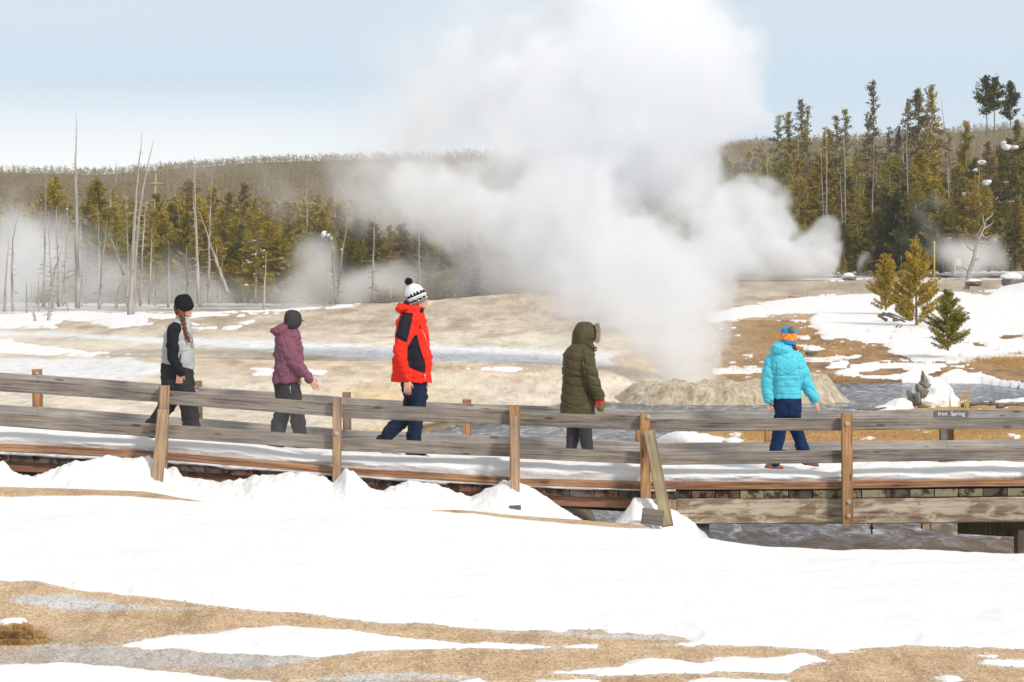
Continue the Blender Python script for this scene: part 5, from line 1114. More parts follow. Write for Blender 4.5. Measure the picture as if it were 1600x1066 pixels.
# ---- 1: light grey vest, black beanie, braid; strides to the right, looks right
s = Fig(34.0, 690, 'person in a light grey vest, black beanie and braid, leftmost walker on the boardwalk', 0, (288, 482))
hc = s.P(287, 482); s.headshape(hc, .10, 0, 1.0); b = s.body
s.chain(b, [(283, 492, 7, 0), (280, 505, 8, 0)]); s.loft(b, [(503, 268, 292, .10), (520, 262, 297, .15), (550, 259, 297, .13), (580, 258, 298, .15), (608, 262, 298, .15)], p=2)
s.chain(b, [(276, 517, 5.5, -.135), (273, 558, 4.5, -.20), (285, 580, 4, -.20)]); s.chain(b, [(281, 514, 5.5, .14), (281, 550, 5, .2), (287, 572, 4, .2)])
s.chain(b, [(288, 605, 11, -.09), (297, 642, 8, -.08), (302, 686, 6, -.07)]); s.chain(b, [(276, 605, 11, .09), (258, 637, 8, .09), (232, 672, 6, .09)])
s.hand(b, s.P(284.5, 582, -.20), Vector((-.08, 0, -1)), Vector((1, .25, 0)), .75, 1.05, -1); s.hand(b, s.P(288, 575, .2), Vector((.5, 0, -1)), Vector((1, -.2, 0)), .6)
s.finish_body(); s.facebits()
mb = MB(); s.loft(mb, [(494.5, 277, 292, .065), (499, 271, 297, .085), (505, 265, 299, .13), (512, 260.5, 300, .165), (525, 256.5, 301, .185), (545, 253.5, 303, .185), (560, 252.5, 304, .18), (571, 252.5, 303, .18)], p=2.3)
def fv(u, v, y, n): return seam(v + .12 * (u - 278), 19, .28, .006) * (v < 566) + (v < 500) * .004
o = s.cloth('vest', mb, M_grey_v, fn=fv, wr=.006); c = get_co(o.data); u_ = 800 + c[:, 0] / s.k; v_ = HV + (CAMZ - c[:, 2]) / s.k; c[:, 2] -= np.clip((v_ - 552) / 18, 0, 1) * ((u_ - 253) / 50 * 10 - 4) * s.k; set_co(o.data, c)
mb = MB(); mb.tube([s.P(286, 551, -.187), s.P(285, 560, -.192), s.P(282, 566, -.194)], [.004, .005, .004], 6); mb.build('pocket_zip', M_panel, o, True)
mb = MB(); s.chain(mb, [(275, 515, 11.5, -.135), (272.5, 535, 10, -.18), (273, 558, 9, -.20), (279, 570, 8, -.205), (285.5, 581, 7.2, -.20)]); s.cloth('sleeve', mb, M_blk, wr=.007, wscale=10)
mb = MB(); s.chain(mb, [(281, 515, 10, .14), (281, 550, 8.5, .20), (287, 571, 7, .20)]); s.cloth('sleeve', mb, M_blk)
mb = MB(); s.loft(mb, [(564, 255, 300, .165), (580, 251.5, 302, .175), (600, 252, 304, .18), (612, 255, 305, .17)], p=2.2)
s.chain(mb, [(288, 606, 16, -.08), (298, 640, 14.5, -.08), (300, 664, 13.5, -.07), (302, 683, 13.5, -.07)]); s.chain(mb, [(272, 606, 17, .08), (259, 634, 14, .09), (245, 655, 12.5, .09), (235, 668, 12, .09)])
s.cloth('trousers', mb, M_char, wr=.011, wscale=8)
boot(s, ((302, 686), (295, 691), (319, 691), -.07, 7.5), M_blk); boot(s, ((232, 672), (223, 679), (240, 688), .09, 7), M_blk)
capsule_hat(s, [(460, 281, 293, .035), (462.5, 277, 297.5, .065), (467, 274, 300, .085), (474, 272.5, 302, .092), (481, 272.5, 302.5, .094), (487, 273, 298, .09)], M_blkknit, tilt=-.16, piv=s.P(287, 476))
mb = MB(); bp = [(283, 486, 6.5, -.05), (286, 492, 5.5, -.09), (288, 499, 4.2, -.115), (289.5, 506, 4, -.135), (291, 513, 3.9, -.155), (293, 520, 3.7, -.17), (295.5, 527, 3.2, -.178), (298, 533, 2.2, -.18)]
for i, q in enumerate(bp): mb.ell(s.P(q[0], q[1], q[3]), (q[2] * s.k * 1.05, q[2] * s.k * .8, q[2] * s.k * 1.0), nu=12, nv=8)
s.chain(mb, bp, 8, .72); s.chain(mb, [(278, 480, 7, .0), (280, 488, 7, 0)]); link('hair', remesh(mb, .006, 1), s.root, M_hair)
mb = MB()
for (u, v) in ((300.5, 531), (302, 539)):
    for i in range(16):
        a, a2 = i * math.pi / 8, (i + 1) * math.pi / 8; mb.tube([s.P(u + 2.2 * math.cos(a), v + 3.4 * math.sin(a), -.10 + .012 * math.cos(a)), s.P(u + 2.2 * math.cos(a2), v + 3.4 * math.sin(a2), -.10 + .012 * math.cos(a2))], .0032, 5)
mb.tube([s.P(297, 519, -.13), s.P(300, 527, -.11)], .003, 5); mb.build('sunglasses', M_panel, s.root, True)

# ---- 2: plum jacket, dark grey beanie; seen from behind, walking right
s = Fig(34.05, 701, 'person in a plum purple hooded jacket and dark grey beanie, second walker from the left', .7, (458, 500))
s.headshape(s.P(458, 502), .95, -.05, 1.0); b = s.body
s.chain(b, [(453, 512, 7, 0), (449, 522, 8, 0)]); s.loft(b, [(522, 437, 462, .10), (545, 434, 467, .14), (575, 433, 465, .13), (598, 432, 463, .15), (620, 434, 466, .14)], p=2)
s.chain(b, [(452, 537, 5.5, -.11), (463, 568, 5, -.16), (484, 589, 4, -.14)]); s.chain(b, [(455, 536, 5.5, .14), (458, 565, 5, .2), (462, 588, 4, .2)])
s.chain(b, [(458, 612, 10, -.06), (463, 645, 8, -.06), (470, 694, 6, -.06)]); s.chain(b, [(444, 612, 10, .08), (441, 645, 8, .08), (430, 690, 6, .08)])
s.hand(b, s.P(485.5, 590.5, -.14), Vector((.62, .0, -.9)), Vector((.9, .35, .5)), .6, 1.05, -1); s.hand(b, s.P(462, 590, .2), Vector((.1, .1, -1)), Vector((1, -.2, 0)), .6)
s.finish_body(); s.facebits()
mb = MB(); s.loft(mb, [(510, 441, 463, .075), (516, 434, 466, .11), (524, 430, 469, .155), (538, 428.5, 472, .185), (555, 428.5, 474, .19), (572, 427.5, 475, .19), (586, 426, 471, .19), (598, 425, 468, .19)], p=2.4)
mb.ell(s.P(438.5, 516.5, -.03), (14.5 * s.k, .13, 9.5 * s.k), Matrix.Rotation(-.25, 3, 'Y')); mb.ell(s.P(451, 512.5, 0), (12 * s.k, .105, 7 * s.k), Matrix.Rotation(.35, 3, 'Y'))
s.chain(mb, [(450, 534, 12.5, -.10), (455, 550, 12, -.14), (464, 568, 11, -.16), (476, 580, 9, -.155), (485, 590, 7.2, -.14)]); s.chain(mb, [(455, 534, 11, .13), (458, 565, 9, .18), (462, 587, 7, .2)])
def fp(u, v, y, n): return .013 * fbm(u / 13 + v / 17, v / 5 - u / 40, 4) - .004 * np.exp(-((v - 593) / 1.2) ** 2)
s.cloth('jacket', mb, M_plum, fn=fp, wr=.013, wscale=9, seed=3)
mb = MB(); s.loft(mb, [(594, 428, 466, .17), (606, 427.5, 469, .175), (620, 430, 472, .17), (628, 432, 472, .16)], p=2.2)
s.chain(mb, [(459, 620, 12.5, -.05), (464, 645, 12.5, -.06), (468, 672, 12.2, -.06), (470, 689, 11.5, -.06)]); s.chain(mb, [(443, 620, 13, .06), (441, 643, 13.5, .08), (436, 664, 13, .08), (432, 686, 12, .08)])
s.cloth('trousers', mb, M_char, wr=.010, wscale=8, seed=5)
mb = MB(); mb.tube([s.P(455, 602, -.178), s.P(455.5, 614, -.176)], .004, 5); mb.build('zip', M_zip, s.root, True)
boot(s, ((470, 694), (463, 700), (486, 700), -.06, 7.5), M_blk); boot(s, ((431, 690), (422, 697), (444, 700), .08, 7.5), M_blk)
capsule_hat(s, [(484.5, 452, 460, .03), (486.5, 448, 466, .07), (491, 445, 470, .10), (498, 443.8, 471.5, .122), (506, 443.8, 471, .124), (512, 446, 466, .11), (516, 449, 462, .085)], M_dkgrey, tilt=.0)
mb = MB(); mb.ell(s.P(470.5, 501.5, .04), (5.5 * s.k, .06, .8 * s.k)); mb.build('brim', M_dkgrey, s.root, True)

# ---- 3: scarlet jacket with black panels, bobble hat
s = Fig(33.8, 714, 'person in a bright red jacket with black panels and a white bobble hat, middle walker', 0, (652, 468))
s.headshape(s.P(653, 469), .05, .10, 1.04); b = s.body
s.chain(b, [(649, 480, 8.5, 0), (645, 494, 9, 0)]); s.loft(b, [(494, 630, 656, .12), (515, 623, 662, .17), (560, 622, 665, .15), (590, 624, 664, .15), (612, 628, 664, .14)], p=2)
s.chain(b, [(636, 508, 5.5, -.13), (628, 550, 5, -.22), (637, 592, 4.5, -.21)]); s.chain(b, [(645, 505, 7, .19), (650, 550, 5.5, .23), (660, 585, 4.5, .22)])
s.chain(b, [(654, 612, 9, -.055), (653, 655, 8, -.08), (646, 704, 6, -.08)]); s.chain(b, [(643, 612, 9, .07), (638, 648, 8, .09), (606, 684, 5.5, .09)])
s.hand(b, s.P(637.5, 594, -.21), Vector((.03, 0, -1)), Vector((1, .2, 0)), .6, 1.15, -1); s.hand(b, s.P(661, 588, .22), Vector((.2, 0, -1)), Vector((1, -.2, 0)), .6)
s.finish_body(); s.facebits()
mb = MB(); s.loft(mb, [(480, 636, 660, .075), (486, 630, 663, .10), (492, 625, 664, .15), (500, 620, 666, .185), (515, 617.5, 668, .205), (535, 616, 671, .21), (555, 614.5, 675, .21), (575, 612.5, 676, .21), (590, 611, 675.5, .21), (597.5, 610, 674, .205)], p=2.5)
mb.ell(s.P(630.5, 482, 0), (13 * s.k, .14, 9.5 * s.k), Matrix.Rotation(-.2, 3, 'Y')); mb.ell(s.P(646, 480.5, 0), (15 * s.k, .105, 7 * s.k), Matrix.Rotation(.22, 3, 'Y'))
s.chain(mb, [(635, 502, 11.5, -.13), (631, 520, 11.5, -.19), (626.5, 548, 11.5, -.225), (631, 570, 10.5, -.225), (637, 589, 8.6, -.21)]); s.chain(mb, [(645, 502, 11, .13), (650, 550, 10, .21), (660, 585, 8, .22)])
patch = [(629, 488), (646, 489), (644, 505), (637, 535), (619, 526), (623, 506)]; panel = [(652, 521), (657, 540), (666, 570), (665, 583), (650, 578), (636, 571), (635, 553), (639, 540), (646, 527)]
def pk(u, v, y, n):
    a = polysd(patch, u, v, 30) + .25 * fbm(u / 2, v / 2, 2); b_ = polysd(panel, u, v, 30); return ((((a > 0) & (y < -.08)) | ((b_ > 0) & (y < -.05) & (u > 637.5 + np.clip(v - 560, 0, 99) * .2))))
def fr_(u, v, y, n): return .011 * fbm(u / 15 + v / 20, v / 6 - u / 40, 4) - .010 * np.exp(-(polysd([(641, 500), (655, 515), (670, 590), (640, 590), (637, 560), (640, 530)], u, v, 20) / 1.2) ** 2) * (y < -.1)
o = s.cloth('jacket', mb, [M_red, M_panel], fn=fr_, pick=pk, vox=.006, wr=.011, wscale=8, seed=8)
mb = MB(); mb.tube([s.P(664.5, 583, -.2), s.P(665.5, 592, -.2)], .006, 6); mb.build('pocket_zip', M_zip, o, True); mb = MB(); mb.tube([s.P(660, 515, -.17), s.P(665, 526, -.17), s.P(669, 540, -.15)], .0035, 5); mb.build('zip', M_zip, o, True)
mb = MB(); mb.tube([s.P(656, 507, -.175), s.P(659, 513, -.178)], .006, 5); mb.build('chest_mark', M_panel, o, True)
mb = MB(); mb.ell(s.P(635, 474.5, -.02), (5 * s.k, .07, 5.5 * s.k)); mb.ell(s.P(659, 485.5, -.07), (3 * s.k, .03, 5 * s.k), Matrix.Rotation(.5, 3, 'Y')); mb.build('collar_lining', M_panel, o, True)
mb = MB(); s.loft(mb, [(588, 624, 668, .17), (602, 625.5, 668, .175), (618, 630, 668, .165), (624, 631, 667, .15)], p=2.2)
s.chain(mb, [(654, 616, 13.5, -.06), (653.5, 640, 12.3, -.08), (649, 668, 12, -.08), (646.5, 692, 11.5, -.08)]); s.chain(mb, [(643, 616, 12.5, .07), (640, 640, 12.5, .09), (630, 656, 12.5, .09), (615, 668, 12, .09), (606, 678, 11.5, .09)])
s.cloth('trousers', mb, M_navy, wr=.010, wscale=8, seed=9)
boot(s, ((646, 700), (640, 711.5), (666, 711.5), -.08, 8), M_blk); boot(s, ((602, 686), (594, 691), (607, 708), .09, 8), M_blk)
def pkh(L_):
    z = (L_[:, 2] - s.P(0, 474).z) / s.k; a = np.arctan2(L_[:, 1] - s.D, L_[:, 0] - s.P(651, 0).x)      # z in px above the rim
    band = ((z > .5) & (z < 2.2)) | ((z > 3.4) & (z < 7.6) & (np.sin(a * 26) + .8 * np.sin(a * 11 + z) < 1.05)) | ((z > 8.8) & (z < 9.8))
    tri = (z > 12) & (z < 13.5 + 4.0 * np.abs(fbm(a * 6, a * 0 + 2, 3)) + 3.5 * np.abs(np.sin(a * 7)) ) & (z < 19); return band | tri
capsule_hat(s, [(442, 646, 655, .03), (445, 641, 660, .06), (451, 637, 664.5, .085), (459, 635.5, 667, .10), (467, 635, 668, .104), (474, 635.5, 667, .102)], None, tilt=-.40, piv=s.P(652, 466), pick=pkh, mats=[M_whiteknit, M_blkknit])
pompom(s, 638.5, 440, 6.8, M_blkknit)
mb = MB(); mb.ell(s.P(645, 474, 0), (7 * s.k, .083, 5 * s.k)); mb.build('hair', M_hairg, s.root, True)

# ---- 4: long olive down coat with fur hood, mitten
s = Fig(34.25, 722, 'person in a long olive green hooded down coat with a fur edge and red-green mittens', .8, (913, 522))
s.headshape(s.P(913, 524), .85, 0, 1.0); b = s.body
s.chain(b, [(910, 536, 7, 0), (907, 546, 8, 0)]); s.loft(b, [(546, 892, 916, .10), (570, 887, 921, .14), (600, 886, 920, .13), (630, 884, 920, .14), (655, 886, 920, .13)], p=2)
s.chain(b, [(915, 560, 6, -.13), (926, 598, 5, -.16), (936, 618, 4, -.15)]); s.chain(b, [(890, 558, 6, .15), (888, 598, 5, .2), (896, 630, 4, .2)])
s.chain(b, [(896, 650, 9.5, .07), (895, 682, 7, .07), (889, 714, 5, .06)]); s.chain(b, [(913, 650, 9.5, -.05), (915, 682, 7, -.05), (922, 712, 5, -.05)])
s.hand(b, s.P(935, 619, -.15), Vector((.2, 0, -1)), Vector((1, .3, 0)), .8, .95, -1); s.hand(b, s.P(897, 631, .2), Vector((.2, 0, -1)), Vector((1, -.3, 0)), .6)
s.finish_body(); s.facebits()
mb = MB(); s.loft(mb, [(533, 900, 920, .09), (539, 892, 924, .13), (546, 884, 927, .165), (556, 880, 929.5, .19), (572, 879, 931, .195), (590, 879, 929.5, .185), (606, 878, 929.5, .185), (622, 876.5, 930, .19), (640, 875.5, 929.5, .195), (655, 875.5, 928.5, .195)], p=2.5)
s.chain(mb, [(914, 556, 13, -.10), (918, 575, 13, -.15), (925, 597, 12, -.17), (931, 610, 10.5, -.165), (936, 619, 8.8, -.155)]); s.chain(mb, [(890, 558, 11, .13), (888, 598, 10, .17), (896, 628, 8, .18)])
def fo_(u, v, y, n):
    arm = sstep(909, 914, u - np.clip((v - 560) / 60, 0, 1) * 9) * (y < -.05)
    x_t = v + .30 * np.abs(u - 902); x_a = v - .25 * (u - 920)
    per = np.where(v < 588, 14.5, 15.5)
    return np.where(arm > .5, seam(x_a, 15, .3, .010), seam(x_t, per, .22, .008)) - .012 * np.exp(-((v - 588) / 1.3) ** 2) * (arm < .5) - .014 * np.exp(-((u - 911 - np.clip((v - 560) / 60, 0, 1) * 9) / 1.2) ** 2) * (v > 556) * (v < 625) * (y < 0)
s.cloth('coat', mb, M_olive, fn=fo_, vox=.007, wr=.006, wscale=9, seed=12)
mb = MB(); s.loft(mb, [(502, 908, 920, .035), (504.5, 902.5, 926, .07), (510, 898, 930, .10), (518, 894.5, 931, .128), (527, 893.5, 930, .130), (535, 893, 927, .12), (541, 895, 924, .11), (546, 898, 921, .09)], p=2.1)
mb.ell(s.P(923, 541, -.03), (9 * s.k, .09, 5 * s.k), Matrix.Rotation(.5, 3, 'Y'))
hd = s.cloth('hood', mb, M_olive, fn=lambda u, v, y, n: -.010 * np.exp(-((v - 541) / 1.5) ** 2) - .006 * np.exp(-((u - 925 + (v - 515) * .12) / 1.2) ** 2) + .005 * fbm(u / 9, v / 9, 3), vox=.007, wr=.004, seed=13)
mb = MB(); mb.ell(s.P(928, 545, -.04), (5 * s.k, .05, 4.2 * s.k), Matrix.Rotation(.6, 3, 'Y')); mb.build('collar', M_oldk, hd, True)
mb = MB(); mb.ell(s.P(929.5, 546, -.09), (1.3 * s.k, .006, 1.3 * s.k)); mb.build('snap', M_zip, hd, True)
rr_ = np.random.RandomState(8); V = []
for i in range(2600):
    t = rr_.rand(); v = 507 + 27 * t; u = 929 + 2.5 * math.sin(t * 3.1); base_ = np.array(s.P(u, v, rr_.uniform(-.075, .09))); d = np.array([1.0, rr_.uniform(-.8, .5), rr_.uniform(-.9, .9)]); d /= np.linalg.norm(d); L_ = rr_.uniform(.03, .075); w = np.array([0, .0, .0022])
    V += [base_ - w, base_ + w, base_ + d * L_]
link('fur_trim', np_mesh('fur_trim', np.array(V), np.arange(len(V)).reshape(-1, 3), False), hd, M_fur)
mb = MB(); s.chain(mb, [(937, 621, 6.2, -.155), (938.5, 630, 7.2, -.155), (938, 637, 6.2, -.155)], scale=1); s.chain(mb, [(933, 624, 3, -.17), (931.5, 631, 2.8, -.175), (932.5, 636, 2.5, -.175)])
s.cloth('mitten', mb, [M_mred, M_mgreen], vox=.006, wr=.003, pick=lambda u, v, y, n: (((v - 620) - (u - 930) * -.55 > 15) & (fbm(u / 2.2, v / 2.2, 2) > -.35)) | ((u > 938) & (v < 630) & (fbm(u / 1.7, v / 1.7 + 4, 2) > .15)))
mb = MB(); s.chain(mb, [(896, 652, 12, .06), (895.5, 680, 10.5, .07), (893, 700, 9, .065), (890, 714, 8, .06)]); s.chain(mb, [(913, 652, 11.5, -.05), (915, 680, 10.5, -.05), (918, 700, 9, -.05), (922, 712, 8, -.05)]); s.cloth('trousers', mb, M_leg, wr=.005, seed=15)
boot(s, ((890, 713), (883, 720.5), (904, 721), .06, 7.5), M_blk); boot(s, ((922, 711), (915, 718), (934, 720), -.05, 7.5), M_blk)

# ---- 5: turquoise down jacket, jeans, striped bobble hat
s = Fig(34.0, 735, 'person in a turquoise down jacket, jeans and blue-orange bobble hat, rightmost walker', 1.25, (1232, 530))
s.headshape(s.P(1231, 529), 1.15, 0, .98); b = s.body
s.chain(b, [(1229, 541, 7, 0), (1228, 552, 8, 0)]); s.loft(b, [(552, 1213, 1244, .10), (570, 1210, 1248, .13), (600, 1212, 1247, .11), (625, 1213, 1248, .13), (645, 1215, 1249, .12)], p=2)
s.chain(b, [(1207, 563, 6, 0), (1200, 600, 5, .0), (1200, 627, 4, -.05)]); s.chain(b, [(1247, 565, 6, 0), (1259, 597, 5, .02), (1273, 626, 4, .0)])
s.chain(b, [(1221, 645, 10, .0), (1216, 680, 8, -.03), (1208, 726, 6, -.06)]); s.chain(b, [(1241, 645, 10, .02), (1247, 680, 8, .06), (1265, 720, 6, .06)])
s.hand(b, s.P(1200, 626, -.05), Vector((.1, -.05, -1)), Vector((.6, .8, 0)), 1.0, 1.0, 1); s.hand(b, s.P(1273.5, 626, 0), Vector((.45, 0, -1)), Vector((.6, .8, 0)), .7, 1.0, -1)
s.finish_body(); s.facebits()
mb = MB(); s.loft(mb, [(545, 1214, 1238, .09), (551, 1206, 1246, .125), (559, 1201, 1251, .15), (572, 1201, 1254, .165), (586, 1205, 1254, .16), (598, 1207, 1253, .155), (612, 1207.5, 1252.5, .16), (622.5, 1208, 1252, .165)], p=2.5)
s.chain(mb, [(1206, 563, 11, 0), (1201.5, 580, 11, -.01), (1199, 600, 10.5, -.02), (1200, 623, 8.6, -.05)]); s.chain(mb, [(1244, 563, 12.5, 0), (1252, 580, 12, .0), (1260, 600, 11.2, .02), (1267, 613, 10, .01), (1272.5, 623, 8.2, .0)])
def fc_(u, v, y, n):
    la = (u < 1208) & (v > 560) & (u < 1213 - (v - 560) * .05); ra = u > 1246 + np.clip((v - 575) / 45, 0, 1) * 10
    zig = 4.5 * np.abs(((u - 1229) / 15 % 2) - 1); body = np.where(v < 590, seam(v - 2.2 * zig, 24, .16, .009) , seam(v, 11, .28, .006))
    arm = seam(v + 2.6 * np.abs(((u - 1262) / 11 % 2) - 1) * 3, 17, .22, .009)
    e = -.012 * np.exp(-((v - 586.5) / 1.2) ** 2); d = np.where(la | ra, arm, body + e)
    line = u - (1244 + np.clip((v - 560) / 60, -.1, 1) * 10); line2 = u - (1210.5 - 0 * v)
    return d - .016 * np.exp(-(line / 1.3) ** 2) * (v > 558) * (v < 612) * (n[:, 1] < .3) - .014 * np.exp(-(line2 / 1.2) ** 2) * (v > 566)
s.cloth('jacket', mb, M_cyan, fn=fc_, vox=.0065, wr=.005, wscale=9, seed=21)
mb = MB(); mb.ell(s.P(1221, 546.5, -.03), (18.5 * s.k, .13, 11 * s.k), Matrix.Rotation(.12, 3, 'Y')); mb.ell(s.P(1226, 539.5, 0), (14 * s.k, .11, 7 * s.k), Matrix.Rotation(.2, 3, 'Y')); mb.ell(s.P(1213, 549, -.03), (10 * s.k, .11, 9 * s.k))
s.cloth('hood', mb, M_cyan, vox=.007, wr=.010, wscale=8, fn=lambda u, v, y, n: seam(v + .5 * np.abs(u - 1222), 11, .25, .008), seed=22)
mb = MB(); s.loft(mb, [(618, 1209.5, 1250.5, .15), (630, 1208.5, 1253, .165), (642, 1210, 1253, .155), (650, 1212, 1252, .14)], p=2.3)
s.chain(mb, [(1223, 647, 13, .0), (1218, 672, 11.5, -.03), (1212, 698, 10.5, -.05), (1209, 722, 9, -.06)]); s.chain(mb, [(1240, 647, 12, .02), (1245.5, 672, 11, .05), (1254, 698, 10, .06), (1262, 716, 8.6, .06)])
def fj(u, v, y, n): return -.008 * np.exp(-((u - 1229 + (v - 630) * .05) / 1.2) ** 2) * (v < 652) * (n[:, 1] < 0) + .004 * np.exp(-(((u - 1239) / 6) ** 2 + ((v - 634) / 6) ** 2))
s.cloth('jeans', mb, M_denim, wr=.007, wscale=9, fn=fj, seed=23)
boot(s, ((1208, 724), (1200, 735), (1223, 734), -.06, 7.8), M_brownl); boot(s, ((1263, 718), (1259, 727), (1280, 730), .06, 7.2), M_brownl)
def pkc(L_):
    z = (s.P(0, 511).z - L_[:, 2]) / s.k; a = np.arctan2(L_[:, 1] - s.D, L_[:, 0] - s.P(1232, 0).x); band = (z > 10) & (z < 20.5); return np.where(band, np.where(np.abs(z - 15 - 3.2 * np.sin(a * 9)) < 1.5, 2, 1), 0)
M_ylw = cloth('yellow_knit', (.85, .45, .05), .1)
capsule_hat(s, [(511, 1226, 1239, .04), (512.5, 1222, 1243, .08), (516, 1219.8, 1245, .105), (522, 1219, 1245.4, .122), (530, 1218.8, 1245.2, .124), (537.5, 1219.8, 1244, .115)], None, tilt=.10, piv=s.P(1232, 526), pick=pkc, mats=[M_blueknit, M_orange, M_ylw])
pompom(s, 1236, 515.5, 5.8, M_oliveknit, dy=-.105)
mb = MB(); s.chain(mb, [(1237, 538, 6.5, 0), (1240.5, 545, 4.5, -.02), (1242, 551, 3, -.03)]); link('hair', remesh(mb, .006, 1), s.root, cloth('dark_red_hair', (.13, .035, .02), .35, bump=.6, scale=90))
print('people', round(time.time() - T0, 1))
# ------------------------------------------------------------------ steam
def steam(name, blobs, res, dens, nscale, warp, thr=.22, fine=.7, stretch=1.5, gain=1.6, label=None, aniso=.15, detail=5, pw=2, alb=.958, rough=.55):
    """blobs: (column, row, radius px, distance, weight); a density field built in the geometry nodes of a volume object"""
    pts = [tuple(at(u, v, y)) + (r * y / F * stretch, w) for u, v, r, y, w in blobs]
    lo = [min(p[i] - p[3] for p in pts) for i in range(3)]; hi = [max(p[i] + p[3] for p in pts) for i in range(3)]
    g = bpy.data.node_groups.new(name, 'GeometryNodeTree')
    g.interface.new_socket('Geometry', in_out='INPUT', socket_type='NodeSocketGeometry'); g.interface.new_socket('Geometry', in_out='OUTPUT', socket_type='NodeSocketGeometry')
    N = g.nodes; L = g.links; out = N.new('NodeGroupOutput'); vc = N.new('GeometryNodeVolumeCube'); sm = N.new('GeometryNodeSetMaterial'); pos = N.new('GeometryNodeInputPosition')
    def m_(op, a, b=None, c=None, clamp=False):
        n = N.new('ShaderNodeMath'); n.operation = op; n.use_clamp = clamp
        for i, x in enumerate((a, b, c)):
            if x is None: continue
            if isinstance(x, (int, float)): n.inputs[i].default_value = x
            else: L.new(x, n.inputs[i])
        return n.outputs[0]
    def nz(scale, det, vec):
        n = N.new('ShaderNodeTexNoise'); n.inputs['Scale'].default_value = scale; n.inputs['Detail'].default_value = det; L.new(vec, n.inputs['Vector']); return n
    def warpby(vec, sc, amp, det):
        n1 = nz(sc, det, vec); sub = N.new('ShaderNodeVectorMath'); sub.operation = 'SUBTRACT'; L.new(n1.outputs['Color'], sub.inputs[0]); sub.inputs[1].default_value = (.5, .5, .5)
        mad = N.new('ShaderNodeVectorMath'); mad.operation = 'MULTIPLY_ADD'; L.new(sub.outputs[0], mad.inputs[0]); mad.inputs[1].default_value = (amp,) * 3; L.new(vec, mad.inputs[2]); return mad.outputs[0]
    w1 = warpby(pos.outputs[0], nscale, warp, 2); w2 = warpby(w1, nscale * 2.7, warp * .5, 4)
    tot = None
    for x, y, z, R_, wt_ in pts:
        d = N.new('ShaderNodeVectorMath'); d.operation = 'DISTANCE'; L.new(w2, d.inputs[0]); d.inputs[1].default_value = (x, y, z)
        q = m_('DIVIDE', d.outputs['Value'], R_); q = m_('MULTIPLY', q, q); q = m_('SUBTRACT', 1, q, clamp=True); q = m_('MULTIPLY', q, q); tot = m_('MULTIPLY_ADD', q, wt_, tot if tot else 0)
    n2 = nz(nscale * 3, detail, w1); n2.inputs['Roughness'].default_value = rough; t = m_('MULTIPLY_ADD', n2.outputs[0], fine, -.5 * fine - thr); t = m_('MULTIPLY', m_('ADD', tot, t), gain, clamp=True)
    t = m_('MULTIPLY', t, m_('MULTIPLY', tot, 12, clamp=True)); t = m_('POWER', t, float(pw))
    L.new(m_('MULTIPLY', t, dens), vc.inputs['Density']); vc.inputs['Min'].default_value = lo; vc.inputs['Max'].default_value = hi
    for i, a in enumerate('XYZ'): vc.inputs['Resolution ' + a].default_value = max(8, int((hi[i] - lo[i]) / res))
    m = bpy.data.materials.new(name); m.use_nodes = True; nt = m.node_tree; nt.nodes.clear(); o = nt.nodes.new('ShaderNodeOutputMaterial'); pv = nt.nodes.new('ShaderNodeVolumePrincipled'); nt.links.new(pv.outputs[0], o.inputs['Volume'])
    pv.inputs['Color'].default_value = (alb - .004, alb + .006, min(.99, alb + .022), 1); pv.inputs['Anisotropy'].default_value = aniso; pv.inputs['Density'].default_value = 1; pv.inputs['Density Attribute'].default_value = 'density'
    sm.inputs['Material'].default_value = m; L.new(vc.outputs[0], sm.inputs[0]); L.new(sm.outputs[0], out.inputs[0])
    vo = bpy.data.volumes.new(name); vo.materials.append(m); ob = bpy.data.objects.new(name, vo); C.objects.link(ob); ob.modifiers.new('field', 'NODES').node_group = g
    tag(ob, label, 'steam', kind='stuff'); print(name, [vc.inputs['Resolution ' + a].default_value for a in 'XYZ']); return ob
